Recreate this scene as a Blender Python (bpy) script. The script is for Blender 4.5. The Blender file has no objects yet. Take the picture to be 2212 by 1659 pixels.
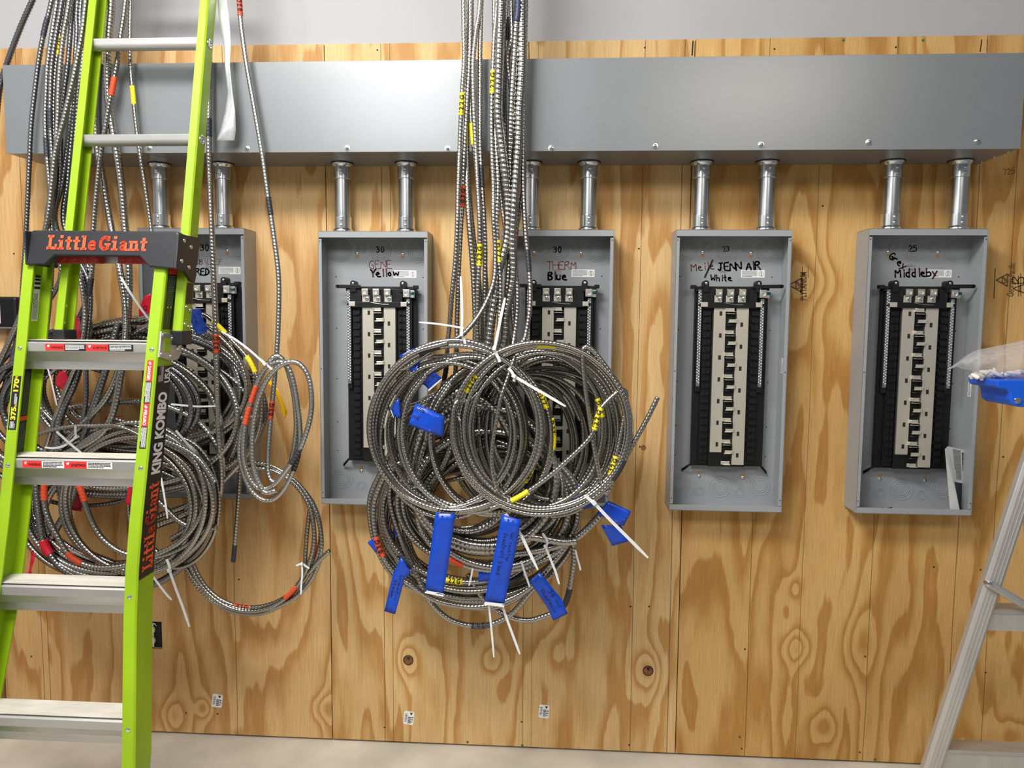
import bpy, bmesh, math, random
import numpy as np
from mathutils import Vector, Matrix
PI = math.pi
S = bpy.context.scene
COL = S.collection

# ------------------------------------------------------------------ camera
F_PX = 1607.45; YAW, PITCH, ROLL = .0586, .0834, .0086
CAM = np.array([.7834, -2.5184, 1.4991])
_cy, _sy = math.cos(YAW), math.sin(YAW); _cp, _sp = math.cos(PITCH), math.sin(PITCH)
_cr, _sr = math.cos(ROLL), math.sin(ROLL)
FW = np.array([-_sy*_cp, _cy*_cp, -_sp]); _r = np.array([_cy, _sy, 0]); _u = np.cross(_r, FW)
RT = _cr*_r + _sr*_u; UP = -_sr*_r + _cr*_u
cd = bpy.data.cameras.new('camera'); cam = bpy.data.objects.new('camera', cd); COL.objects.link(cam)
cd.sensor_width = 36; cd.lens = F_PX/2212*36; cd.clip_start = .05
cam.matrix_world = Matrix(((RT[0], UP[0], -FW[0], CAM[0]), (RT[1], UP[1], -FW[1], CAM[1]), (RT[2], UP[2], -FW[2], CAM[2]), (0, 0, 0, 1)))
S.camera = cam

# ------------------------------------------------------------------ light
w = bpy.data.worlds.new('world'); S.world = w; w.use_nodes = True
w.node_tree.nodes['Background'].inputs[0].default_value = (.92, .95, 1, 1)
w.node_tree.nodes['Background'].inputs[1].default_value = .19
def area(name, loc, tgt, sx, sy, power, col):
    l = bpy.data.lights.new(name, 'AREA'); l.shape = 'RECTANGLE'; l.size = sx; l.size_y = sy
    l.energy = power; l.color = col
    o = bpy.data.objects.new(name, l); COL.objects.link(o); o.location = loc
    o.rotation_euler = (Vector(tgt)-Vector(loc)).to_track_quat('-Z', 'Y').to_euler()
    return o
area('ceiling_lamp', (-.25, -1.95, 3.35), (.3, -.9, 0), 1.3, .5, 104, (1, .97, .93))
area('ceiling_lamp', (-.25, -3.4, 3.05), (.2, 0, 1.2), 1.2, .6, 36, (.96, .98, 1))
area('ceiling_lamp', (2.2, -3.6, 3.2), (1.4, 0, .8), 1.2, .5, 22, (1, .9, .78))
S.view_settings.view_transform = 'Standard'; S.view_settings.look = 'None'
S.view_settings.gamma = 1; S.view_settings.use_curve_mapping = False
S.view_settings.exposure = -.1

# ------------------------------------------------------------------ helpers
def at(x, y, d):
    """point at depth d in front of the plywood whose picture is at pixel x, y"""
    v = FW*F_PX + RT*(x-1106) + UP*(829.5-y)
    return CAM + v*((-d-CAM[1])/v[1])
def proj(P):
    q = np.asarray(P)-CAM; z = q@FW
    return np.stack([1106+F_PX*(q@RT)/z, 829.5-F_PX*(q@UP)/z], -1)

MATS = {}
def srgb(c): return tuple(((v/255)/12.92 if v/255 <= .04045 else ((v/255+.055)/1.055)**2.4) for v in c)
def mat(name, rgb, rough=.5, metal=0., var=.06, scale=40., bump=0., stretch=None, spec=.5):
    if name in MATS: return MATS[name]
    m = bpy.data.materials.new(name); m.use_nodes = True; nt = m.node_tree; b = nt.nodes['Principled BSDF']
    c = srgb(rgb); b.inputs['Roughness'].default_value = rough; b.inputs['Metallic'].default_value = metal
    b.inputs['Specular IOR Level'].default_value = spec
    tc = nt.nodes.new('ShaderNodeTexCoord'); mp = nt.nodes.new('ShaderNodeMapping'); n = nt.nodes.new('ShaderNodeTexNoise')
    mp.inputs['Scale'].default_value = stretch or (1, 1, 1)
    n.inputs['Scale'].default_value = scale; n.inputs['Detail'].default_value = 4
    nt.links.new(tc.outputs['Object'], mp.inputs[0]); nt.links.new(mp.outputs[0], n.inputs['Vector'])
    r = nt.nodes.new('ShaderNodeValToRGB'); r.color_ramp.elements[0].position = .3; r.color_ramp.elements[1].position = .7
    r.color_ramp.elements[0].color = (*[v*(1-var) for v in c], 1); r.color_ramp.elements[1].color = (*[min(1, v*(1+var)) for v in c], 1)
    nt.links.new(n.outputs['Fac'], r.inputs[0]); nt.links.new(r.outputs[0], b.inputs['Base Color'])
    if bump:
        bp = nt.nodes.new('ShaderNodeBump'); bp.inputs['Strength'].default_value = bump; bp.inputs['Distance'].default_value = .002
        nt.links.new(n.outputs['Fac'], bp.inputs['Height']); nt.links.new(bp.outputs[0], b.inputs['Normal'])
    MATS[name] = m; return m

ORG = {}
class MB:
    def __init__(s): s.v = []; s.f = []
    def add(s, V, Fc):
        n = len(s.v); s.v += [tuple(float(c) for c in p) for p in V]; s.f += [tuple(i+n for i in f) for f in Fc]; return s
    def box(s, x0, x1, y0, y1, z0, z1):
        V = [(x, y, z) for z in (z0, z1) for y in (y0, y1) for x in (x0, x1)]
        return s.add(V, [(0, 2, 3, 1), (4, 5, 7, 6), (0, 1, 5, 4), (2, 6, 7, 3), (0, 4, 6, 2), (1, 3, 7, 5)])
    def hexa(s, A, B):                     # two 4-point loops
        return s.add(list(A)+list(B), [(3, 2, 1, 0), (4, 5, 6, 7)]+[(i, (i+1) % 4, 4+(i+1) % 4, 4+i) for i in range(4)])
    def loft(s, loops, closed=True, caps=True):
        n = len(loops[0]); V = [p for L in loops for p in L]; Fc = []
        for k in range(len(loops)-1):
            for i in range(n if closed else n-1):
                j = (i+1) % n; Fc.append((k*n+i, k*n+j, (k+1)*n+j, (k+1)*n+i))
        if caps and closed: Fc += [tuple(range(n-1, -1, -1)), tuple(range((len(loops)-1)*n, len(loops)*n))]
        return s.add(V, Fc)
    def cyl(s, p0, p1, r0, r1=None, n=14):
        r1 = r0 if r1 is None else r1
        p0, p1 = Vector(p0), Vector(p1); a = (p1-p0).normalized(); e = a.orthogonal().normalized(); g = a.cross(e)
        L = [[p+(e*math.cos(2*PI*i/n)+g*math.sin(2*PI*i/n))*r for i in range(n)] for p, r in ((p0, r0), (p1, r1))]
        return s.loft(L)
    def lathe(s, base, axis, prof, n=24):  # prof: (distance along axis, radius)
        base = Vector(base); a = Vector(axis).normalized(); e = a.orthogonal().normalized(); g = a.cross(e)
        return s.loft([[base+a*h+(e*math.cos(2*PI*i/n)+g*math.sin(2*PI*i/n))*r for i in range(n)] for h, r in prof])
    def ring(s, c, axis, R, r, n=28, m=5):
        c = Vector(c); a = Vector(axis).normalized(); e = a.orthogonal().normalized(); g = a.cross(e); V = []; Fc = []
        for i in range(n):
            d = e*math.cos(2*PI*i/n)+g*math.sin(2*PI*i/n)
            for j in range(m): V.append(c+d*(R+r*math.cos(2*PI*j/m))+a*(r*math.sin(2*PI*j/m)))
        for i in range(n):
            for j in range(m): Fc.append((i*m+j, ((i+1) % n)*m+j, ((i+1) % n)*m+(j+1) % m, i*m+(j+1) % m))
        return s.add(V, Fc)
    def tube(s, P, r, n=8):
        P = [Vector(p) for p in P]; L = []; e = None
        for k, p in enumerate(P):
            t = (P[min(k+1, len(P)-1)]-P[max(k-1, 0)]).normalized()
            e = t.orthogonal().normalized() if e is None else (e-t*e.dot(t)).normalized(); g = t.cross(e)
            rr = r[k] if isinstance(r, (list, tuple)) else r
            L.append([p+(e*math.cos(2*PI*i/n)+g*math.sin(2*PI*i/n))*rr for i in range(n)])
        return s.loft(L)
    def strap(s, P, N, w, t):              # flat band along P, N the face normals
        L = []
        for k, p in enumerate(P):
            p = Vector(p); tg = (Vector(P[min(k+1, len(P)-1)])-Vector(P[max(k-1, 0)])).normalized()
            nn = Vector(N[k] if isinstance(N[0], (list, tuple, Vector, np.ndarray)) else N); b = tg.cross(nn).normalized(); nn = b.cross(tg)
            ww = w[k] if isinstance(w, (list, tuple)) else w
            L.append([p+b*ww/2+nn*t/2, p-b*ww/2+nn*t/2, p-b*ww/2-nn*t/2, p+b*ww/2-nn*t/2])
        return s.loft(L)
    def poly(s, pts, y0, y1):              # polygon in X,Z extruded in Y
        n = len(pts); V = [(x, y0, z) for x, z in pts]+[(x, y1, z) for x, z in pts]
        return s.add(V, [tuple(range(n)), tuple(range(2*n-1, n-1, -1))]+[(i, i+n, (i+1) % n+n, (i+1) % n) for i in range(n)])
    def build(s, name, m, parent=None, smooth=False, org=None, bevel=0):
        me = bpy.data.meshes.new(name); V = np.array(s.v)
        if parent is not None: o0 = ORG[parent.name]
        elif org is not None: o0 = np.array(org, float)
        else: o0 = np.array([(V[:, 0].min()+V[:, 0].max())/2, (V[:, 1].min()+V[:, 1].max())/2, V[:, 2].min()])
        me.from_pydata((V-o0).tolist(), [], s.f); me.materials.append(m)
        if smooth:
            me.polygons.foreach_set('use_smooth', [True]*len(me.polygons))
            if smooth != 'all': me.set_sharp_from_angle(angle=math.radians(38))
        bm = bmesh.new(); bm.from_mesh(me); bmesh.ops.recalc_face_normals(bm, faces=bm.faces); bm.to_mesh(me); bm.free()
        o = bpy.data.objects.new(name, me); COL.objects.link(o)
        if parent is None: o.location = o0
        else: o.parent = parent
        ORG[o.name] = o0
        if bevel:
            b = o.modifiers.new('bevel', 'BEVEL'); b.width = bevel; b.segments = 2; b.limit_method = 'ANGLE'; b.angle_limit = math.radians(40)
        return o
def tag(o, label, cat, group=None):
    o['label'] = label; o['category'] = cat
    if group: o['group'] = group
    return o
def thing(name, label, cat, loc, group=None):
    o = bpy.data.objects.new(name, None); COL.objects.link(o); o.location = loc; o.empty_display_size = .05
    ORG[o.name] = np.array(loc, float); return tag(o, label, cat, group)
def struct(o): o['kind'] = 'structure'; return o
def copy_tree(o, parent=None, skip=()):
    c = o.copy(); COL.objects.link(c); ORG[c.name] = ORG[o.name]
    if parent is not None: c.parent = parent
    for ch in list(o.children):
        if ch.name not in skip: copy_tree(ch, c, skip)
    return c

# ---- lettering: pen strokes and printed type ---------------------------------
GL = {
 '0': '39 17 13 20 40 53 57 49 29', '2': '07 29 48 56 33 00 60', '3': '08 29 48 46 25|25 44 53 41 20 01', '5': '59 19 05 36 54 52 30 01',
 '8': '35 17 29 49 57 35 12 20 40 52 35', '1': '17 39 30', '4': '49 03 63|49 40', '7': '09 59 20', '6': '58 29 13 20 40 52 44 24 13', '9': '57 38 17 25 56|57 50 20',
 '/': '6c 29', 'A': '00 39 60|13 53', 'B': '00 09 49 57 25|05 44 52 40 00', 'D': '00 09 38 55 42 00', 'E': '59 09 00 60|05 45', 'F': '59 09 00|05 45',
 'G': '58 39 17 03 20 50 54 34', 'H': '00 09|60 69|05 65', 'I': '29 20', 'J': '19 59|39 32 20 02', 'L': '09 00 50', 'M': '00 09 34 69 60', 'N': '00 09 60 69',
 'R': '00 09 49 57 25 05|25 60', 'S': '58 39 17 26 44 52 30 01', 'T': '09 69|39 30', 'U': '09 02 20 40 62 69', 'W': '09 10 36 50 69', 'Y': '09 35 69|35 30',
 'a': '45 25 03 11 30 43|45 50', 'b': '09 00|04 35 53 40 00', 'c': '45 15 02 20 50', 'd': '45 15 02 20 40|49 40', 'e': '03 43 35 15 02 20 50', 'f': '49 28 20|05 45',
 'h': '09 00|04 25 44 40', 'i': '25 20|27 28', 'k': '09 00|02 45|23 50', 'l': '29 20', 'm': '05 00|04 25 30|34 55 60', 'n': '05 00|04 25 44 40', 'o': '25 03 20 42 25',
 'p': '05 0c|04 35 53 40 00', 'r': '05 00|03 25 45', 's': '45 15 23 32 20 00', 't': '29 20 40|05 45', 'u': '05 01 20 41|45 40', 'w': '05 10 34 50 65', 'y': '05 30|55 0c', '-': '03 43', '"': '09 07|29 27'}
def pen_paths(text, rnd=None, space=.75):
    x = 0; out = []
    for ch in text:
        if ch == ' ': x += .5; continue
        for st in GL.get(ch, '00 60').split('|'):
            P = []
            for tk in st.split():
                yy = 'cba'.find(tk[1]); yy = (yy-3) if yy >= 0 else int(tk[1])
                P.append([x+int(tk[0])/9, yy/9])
            if rnd: P = [[a+rnd.uniform(-.03, .03), b+rnd.uniform(-.03, .03)] for a, b in P]
            for _ in range(2):
                if len(P) > 2:
                    Q = [P[0]]
                    for a, b in zip(P, P[1:]): Q += [[.8*a[0]+.2*b[0], .8*a[1]+.2*b[1]], [.2*a[0]+.8*b[0], .2*a[1]+.8*b[1]]]
                    P = Q+[P[-1]]
            out.append(P)
        x += space*(.55 if ch in 'iIl1' else 1.25 if ch in 'MmWw' else 1)
    return out, x
def pen_mesh(mb, paths, wd, f):            # ribbons of width wd in glyph units, mapped by f(u, v)
    for P in paths:
        for a, b in zip(P, P[1:]):
            dx, dy = b[0]-a[0], b[1]-a[1]; L = math.hypot(dx, dy)
            if L < 1e-6: continue
            nx, ny = -dy/L*wd/2, dx/L*wd/2
            mb.add([f(a[0]+nx, a[1]+ny), f(a[0]-nx, a[1]-ny), f(b[0]-nx, b[1]-ny), f(b[0]+nx, b[1]+ny)], [(0, 1, 2, 3)])
        for a in P:
            mb.add([f(a[0]+math.cos(PI*k/4)*wd/2, a[1]+math.sin(PI*k/4)*wd/2) for k in range(8)], [tuple(range(8))])
    return mb
def hand(text, x, y, h, ang, d, m, parent, wd=.16, seed=1, name='handwriting', sx=1.):
    """handwriting lying on the plane at depth d, baseline starting at pixel x, y"""
    P, _ = pen_paths(text, random.Random(seed)); c, s = math.cos(math.radians(ang)), math.sin(math.radians(ang))
    f = lambda u, v: at(x+(u*sx*c-v*s)*h, y-(u*sx*s+v*c)*h, d)
    return pen_mesh(MB(), P, wd, f).build(name, m, parent)
_fc = {}
def type_geo(text, offset=0., shear=0.):
    k = (text, offset, shear)
    if k in _fc: return _fc[k]
    cu = bpy.data.curves.new('type', 'FONT'); cu.body = text; cu.offset = offset; cu.shear = shear; cu.fill_mode = 'FRONT'; cu.dimensions = '2D'; cu.resolution_u = 4
    o = bpy.data.objects.new('type', cu); COL.objects.link(o); bpy.context.view_layer.update()
    me = o.evaluated_get(bpy.context.evaluated_depsgraph_get()).to_mesh()
    V = [(v.co.x, v.co.y) for v in me.vertices]; Fc = [tuple(p.vertices) for p in me.polygons]
    xs = [p[0] for p in V]; x0, x1 = min(xs), max(xs); ys = [p[1] for p in V]; y0 = 0; y1 = max(ys)
    V = [((a-x0)/(x1-x0), b/y1) for a, b in V]
    o.evaluated_get(bpy.context.evaluated_depsgraph_get()).to_mesh_clear()
    bpy.data.objects.remove(o); bpy.data.curves.remove(cu); _fc[k] = (V, Fc); return V, Fc
def type_on(mb, text, f, offset=0., shear=0.):   # f maps the unit square of the word
    V, Fc = type_geo(text, offset, shear); return mb.add([f(a, b) for a, b in V], Fc)
def rect_map(o, u, v):
    o, u, v = np.array(o, float), np.array(u, float), np.array(v, float); return lambda a, b: o+u*a+v*b
def sub(f, a0, b0, a1, b1): return lambda a, b: f(a0+(a1-a0)*a, b0+(b1-b0)*b)
def lift(f, e):                             # raise a mapped patch off its surface by e
    p = np.array(f(0, 0)); n = np.cross(np.array(f(1, 0))-p, np.array(f(0, 1))-p); n = n/np.linalg.norm(n)
    if n@(CAM-p) < 0: n = -n
    return lambda a, b: np.array(f(a, b))+n*e
def patch(mb, f, nx=1, ny=1):
    V = [f(i/nx, j/ny) for j in range(ny+1) for i in range(nx+1)]
    return mb.add(V, [(j*(nx+1)+i, j*(nx+1)+i+1, (j+1)*(nx+1)+i+1, (j+1)*(nx+1)+i) for j in range(ny) for i in range(nx)])
def small_print(mb, f, rows, seed, a0=.05, a1=.95, b0=.08, b1=.92, fill=.5):   # rows of type too small to read
    rn = random.Random(seed)
    for r in range(rows):
        y = b1-(b1-b0)*(r+.5)/rows; h = (b1-b0)/rows*fill/2; x = a0; end = a1 if r < rows-1 else a0+(a1-a0)*.7
        while x < end:
            wv = rn.uniform(.03, .09)*(a1-a0); patch(mb, sub(f, x, y-h, min(x+wv, end), y+h)); x += wv+.015*(a1-a0)
    return mb

# ------------------------------------------------------------------ materials
def ply_mat(name, seed, knots, lines, x0):
    m = bpy.data.materials.new(name); m.use_nodes = True; nt = m.node_tree; N = nt.nodes; Lk = nt.links; b = N['Principled BSDF']
    def node(t, **k):
        n = N.new(t)
        for a, v in k.items(): setattr(n, a, v)
        return n
    def val(s, i, v):
        if hasattr(v, 'is_linked') or isinstance(v, bpy.types.NodeSocket): Lk.new(v, s.inputs[i])
        else: s.inputs[i].default_value = v
    def M(op, a, b_=0., c=0.):
        n = node('ShaderNodeMath', operation=op); val(n, 0, a); val(n, 1, b_); val(n, 2, c); return n.outputs[0]
    tc = node('ShaderNodeTexCoord'); sp = node('ShaderNodeSeparateXYZ'); Lk.new(tc.outputs['Object'], sp.inputs[0]); X, Z = sp.outputs[0], sp.outputs[2]
    def noise(sx, sz, det=2, ofs=0, rough=.5):
        c = node('ShaderNodeCombineXYZ'); val(c, 0, M('MULTIPLY', X, sx)); val(c, 1, M('MULTIPLY', Z, sz)); c.inputs[2].default_value = seed*7.3+ofs
        n = node('ShaderNodeTexNoise'); n.inputs['Scale'].default_value = 1; n.inputs['Detail'].default_value = det; n.inputs['Roughness'].default_value = rough
        Lk.new(c.outputs[0], n.inputs['Vector']); return n.outputs['Fac']
    fld = M('ADD', M('MULTIPLY', noise(5.6, .85, 1.6), 7.2), M('MULTIPLY', noise(17, 4.2, 2.5, 3), .9))
    fld = M('ADD', fld, M('MULTIPLY', noise(70, 9, 2, 5), .16))
    dark = None
    for kx, kz, a, sx, sz in knots:
        dx = M('DIVIDE', M('SUBTRACT', X, kx-x0), sx); dz = M('DIVIDE', M('SUBTRACT', Z, kz), sz)
        r2 = M('ADD', M('MULTIPLY', dx, dx), M('MULTIPLY', dz, dz)); e = M('EXPONENT', M('MULTIPLY', r2, -1.))
        fld = M('ADD', fld, M('MULTIPLY', e, a*.6))
    fr = M('FRACT', fld)
    rp = node('ShaderNodeValToRGB'); Lk.new(fr, rp.inputs[0]); cr = rp.color_ramp; cr.elements[0].position = 0; cr.elements[1].position = 1
    tone = {1: ((222, 184, 130), (194, 146, 88), (212, 170, 113)), 2: ((226, 191, 136), (199, 151, 89), (217, 177, 118)), 3: ((217, 176, 112), (190, 140, 74), (208, 164, 98))}[seed]
    Lc, Dc, Mc = [(*srgb(c), 1) for c in tone]
    cr.elements[0].color = Lc; cr.elements[1].color = Lc
    for p, c in ((.3, Lc), (.52, Mc), (.74, Dc), (.9, Dc), (.97, Lc)):
        e = cr.elements.new(p); e.color = c
    big = node('ShaderNodeMix', data_type='RGBA', blend_type='MULTIPLY'); big.inputs[0].default_value = 1
    r2 = node('ShaderNodeValToRGB'); Lk.new(noise(2.2, 1.3, 3, 11), r2.inputs[0])
    r2.color_ramp.elements[0].position = .3; r2.color_ramp.elements[0].color = (.80, .76, .70, 1); r2.color_ramp.elements[1].position = .66; r2.color_ramp.elements[1].color = (1, 1, 1, 1)
    Lk.new(rp.outputs[0], big.inputs[6]); Lk.new(r2.outputs[0], big.inputs[7])
    fine = node('ShaderNodeMix', data_type='RGBA', blend_type='MULTIPLY'); fine.inputs[0].default_value = 1
    r3 = node('ShaderNodeValToRGB'); Lk.new(noise(330, 10, 2, 17), r3.inputs[0])
    r3.color_ramp.elements[0].position = .36; r3.color_ramp.elements[0].color = (.87, .84, .80, 1); r3.color_ramp.elements[1].position = .6; r3.color_ramp.elements[1].color = (1.0, 1, 1, 1)
    Lk.new(big.outputs[2], fine.inputs[6]); Lk.new(r3.outputs[0], fine.inputs[7])
    out = fine.outputs[2]; wob = M('MULTIPLY', M('SUBTRACT', noise(0, 1.3, 2, 23), .5), .012)
    for lx, wd in lines:                    # veneer joints
        t = M('LESS_THAN', M('ABSOLUTE', M('SUBTRACT', M('ADD', X, wob), lx-x0)), wd)
        mx = node('ShaderNodeMix', data_type='RGBA'); val(mx, 0, M('MULTIPLY', t, .75)); Lk.new(out, mx.inputs[6]); mx.inputs[7].default_value = (*srgb((92, 62, 34)), 1); out = mx.outputs[2]
    Lk.new(out, b.inputs['Base Color']); b.inputs['Roughness'].default_value = .62; b.inputs['Specular IOR Level'].default_value = .3
    bp = node('ShaderNodeBump'); bp.inputs['Strength'].default_value = .12; bp.inputs['Distance'].default_value = .001; Lk.new(r3.outputs[0], bp.inputs['Height']); Lk.new(bp.outputs[0], b.inputs['Normal'])
    return m
M_paint = mat('wall_paint', (174, 173, 175), .7, 0, .015, 6)
M_floor = mat('concrete', (200, 194, 180), .75, 0, .16, 5, .25)
M_grey = mat('grey_powder_coat', (153, 157, 160), .36, 0, .015, 60, .03, None, .7)
M_trough = mat('wireway_enamel', (116, 121, 124), .3, 0, .02, 25, .02, None, 1.)
M_galv = mat('galvanized', (196, 200, 201), .27, 1, .12, 60, .05, (1, 1, .2))
M_zinc = mat('bright_zinc', (222, 226, 228), .2, 1, .05, 80)
M_dark_seal = mat('black_rubber', (28, 28, 30), .6)
M_black = mat('black_plastic', (17, 18, 20), .45, 0, .1, 60, 0, None, .35)
M_bus = mat('tinned_bus', (232, 226, 209), .36, .75, .04, 30, 0, (1, 1, .1))
M_lug = mat('lug_aluminium', (226, 224, 217), .33, 1, .06, 90)
M_bar = mat('neutral_bar_metal', (214, 216, 216), .26, 1, .1, 120)
M_steel = mat('armor_steel', (170, 167, 162), .21, 1, .08, 30)
M_steel2 = mat('armor_dull', (134, 134, 137), .25, 1, .08, 30)
M_alu_arm = mat('armor_aluminium', (190, 190, 188), .27, 1, .05, 30)
M_yel = mat('yellow_tape', (240, 222, 20), .5); M_red = mat('red_orange_tape', (214, 74, 34), .5); M_blk = mat('black_tape', (44, 46, 54), .45)
M_navy = mat('navy_tape', (40, 46, 74), .45)
M_blue = mat('blue_tape', (14, 70, 190), .26, 0, .08, 22, .3); M_crim = mat('red_flag_tape', (190, 22, 44), .38, 0, .08, 20, .1); M_ytape = mat('amber_tape', (244, 186, 16), .4)
M_white = mat('white_paper', (238, 238, 236), .6, 0, .02); M_nylon = mat('white_nylon', (226, 228, 230), .35, 0, .03)
M_ink = mat('black_ink', (22, 20, 24), .5); M_maroon = mat('maroon_ink', (66, 14, 20), .5); M_redink = mat('red_ink', (132, 24, 22), .5); M_brown = mat('brown_ink', (120, 62, 52), .6)
M_greyink = mat('grey_ink', (96, 98, 100), .6); M_type = mat('type_black', (18, 18, 18), .5)
M_green = mat('lime_fiberglass', (148, 184, 20), .42, 0, .10, 14, .1, (1, 1, .4))
M_alu = mat('ladder_aluminium', (200, 199, 196), .4, .8, .10, 30, .06, (.2, 1, 1)); M_dusty = mat('dusty_tread', (222, 216, 204), .6, .15, .14, 30, .1, (.25, 1, 1))
M_cap = mat('cap_plastic', (30, 30, 36), .45, 0, .12, 50); M_orange = mat('logo_orange', (248, 92, 48), .5); M_pad = mat('red_pad', (176, 48, 42), .5, 0, .15, 60, .3)
M_sred = mat('sticker_red', (232, 52, 48), .45); M_sblack = mat('sticker_black', (26, 26, 26), .45); M_syel = mat('sticker_yellow', (246, 214, 40), .45)
M_bluecap = mat('blue_plastic', (20, 92, 216), .3, 0, .04); M_oldalu = mat('worn_aluminium', (206, 203, 199), .45, .7, .08, 25, .05, (1, 1, .2))
M_wood = mat('side_board', (150, 112, 74), .6, 0, .2, 8, .1, (1, 1, .2)); M_knot = mat('knot_wood', (120, 78, 46), .7, 0, .4, 60); M_char = mat('knot_dark', (46, 30, 20), .8)
M_ivory = mat('ivory_plastic', (226, 216, 190), .4); M_pit = mat('box_dark', (20, 20, 22), .7); M_teal = mat('teal_screw', (10, 92, 92), .35, .4)
M_silver = mat('silver_film', (214, 216, 220), .28, .45, .08, 30, .35)
M_greendot = mat('green_paint', (20, 110, 70), .5); M_pink = mat('pale_panel', (226, 200, 204), .5); M_tan = mat('hole_wood', (176, 136, 84), .7); M_crumb = mat('white_plastic_bits', (240, 236, 226), .5)
M_stamp = mat('stamp_ink', (88, 64, 38), .7)

# ------------------------------------------------------------------ setting
H_SHEET = 2.4137
struct(MB().box(-1.25, 3.6, .0185, .1, -.02, 3.6).build('wall_back', M_paint))
struct(MB().box(-1.25, 3.6, -5.2, .0185, -.06, -.008).build('floor', M_floor))
struct(MB().box(-1.26, -1.2215, -1.1, .018, -.008, .62).build('wall_left', M_wood))
struct(MB().box(-1.30, -1.262, -5.2, .0185, -.008, 3.6).build('wall_left', M_paint))

def sheet(name, x0, x1, label, seed, knots, lines, hole=None):
    m = ply_mat('pine_plywood_'+'abc'[seed-1], seed, knots, lines, x0); mb = MB(); g = .0016
    a, b = x0+g, x1-g
    if hole:
        hx0, hx1, hz0, hz1 = hole
        mb.box(a, hx0, 0, .018, 0, H_SHEET).box(hx1, b, 0, .018, 0, H_SHEET).box(hx0, hx1, 0, .018, 0, hz0).box(hx0, hx1, 0, .018, hz1, H_SHEET)
    else: mb.box(a, b, 0, .018, 0, H_SHEET)
    return tag(mb.build(name, m, org=(x0, 0, 0)), label, 'plywood sheet', 'plywood sheets lining the wall')
def kn(px, py, a, sx, sz): p = at(px, py, 0); return (p[0], p[2], a, sx, sz)
def lx(px, py, wd=.0012): return (at(px, py, 0)[0], wd)
h0, h1 = at(309, 1401, 0), at(349, 1343, 0)
sh1 = sheet('plywood_sheet', -1.2195, 0, 'pine plywood sheet on the left, behind the green ladder and reaching to the left corner', 1,
    [kn(440, 1530, 3, .03, .04), kn(700, 1530, 2.6, .05, .05), kn(372, 1545, 2.4, .05, .06)], [lx(510, 1450), lx(60, 420), lx(90, 1380)], (h0[0], h1[0], h0[2], h1[2]))
sh2 = sheet('plywood_sheet', 0, 1.219, 'pine plywood sheet in the middle, with two round dark knots low down', 2,
    [kn(880, 1425, 3.4, .035, .07), kn(1400, 1448, 3.6, .05, .08), kn(1065, 1425, 3.0, .045, .06), kn(1195, 1410, 2.2, .05, .09)], [lx(830, 1450), lx(1128, 1500), lx(1362, 1500), lx(843, 420), lx(1148, 1420, .0008), lx(1445, 1400, .0014)])
sh3 = sheet('plywood_sheet', 1.219, 2.46, 'pine plywood sheet on the right, behind the panels marked White and Grey', 3,
    [kn(1720, 1400, 3.2, .05, .06), kn(1845, 1390, 3.0, .06, .12), kn(1712, 1272, 2., .03, .05), kn(1780, 1570, 2.6, .05, .06), kn(1770, 610, 2.2, .08, .07), kn(2195, 1590, 2.4, .06, .06)], [lx(1620, 1300), lx(1875, 1400), lx(1735, 1200, .0009), lx(2128, 1450), lx(2133, 95, .0014)])
def spot(px, py, parent, r=.0035, m=M_char, name='nail_hole'):
    p = at(px, py, 0); MB().cyl((p[0], .001, p[2]), (p[0], -.0009, p[2]), r, r*.8, 9).build(name, m, parent)
for x, y in ((30, 548), (68, 1418), (516, 1252), (470, 1542), (327, 1545), (402, 1540)): spot(x, y, sh1)
for x, y in ((815, 108), (1393, 103), (831, 1571), (1127, 1559), (1359, 1609), (1362, 1310), (1382, 965), (1380, 537), (1402, 1310)): spot(x, y, sh2)
for x, y in ((1673, 106), (1935, 102), (1609, 1402), (1598, 1592), (1602, 1617), (1869, 1418), (2118, 1231), (2129, 1453), (1857, 1625), (2167, 987), (1777, 445), (2017, 1225), (2119, 1600), (2204, 1641)): spot(x, y, sh3)
for x, y, p in ((1822, 87, sh3), (1994, 87, sh3), (1890, 1641, sh3), (1010, 1603, sh2), (1128, 1610, sh2), (1022, 92, sh2)): spot(x, y, p, .005, M_greendot, 'paint_dot')
for x, y, r in ((882, 1426, .0185), (1400, 1449, .0185)):
    p = at(x, y, 0); k = MB().lathe((p[0], .004, p[2]), (0, -1, 0), [(0, r), (.0046, r), (.0052, r*.93)], 26).build('knot', M_char, sh2)
    MB().lathe((p[0], -.0009, p[2]), (0, -1, 0), [(0, r*.86), (.0007, r*.8)], 22).build('knot_plug', M_knot, k)
    MB().poly([(p[0]-.006, p[2]+.013), (p[0]+.007, p[2]+.012), (p[0]+.002, p[2]+.0), (p[0]-.002, p[2]+.003)], -.0022, -.0014).build('knot_crack', M_char, k)
p = at(1390, 967, 0); MB().lathe((p[0], .001, p[2]), (0, -1, 0), [(0, .012), (.0016, .008)], 9).build('knot', M_knot, sh2)
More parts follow.
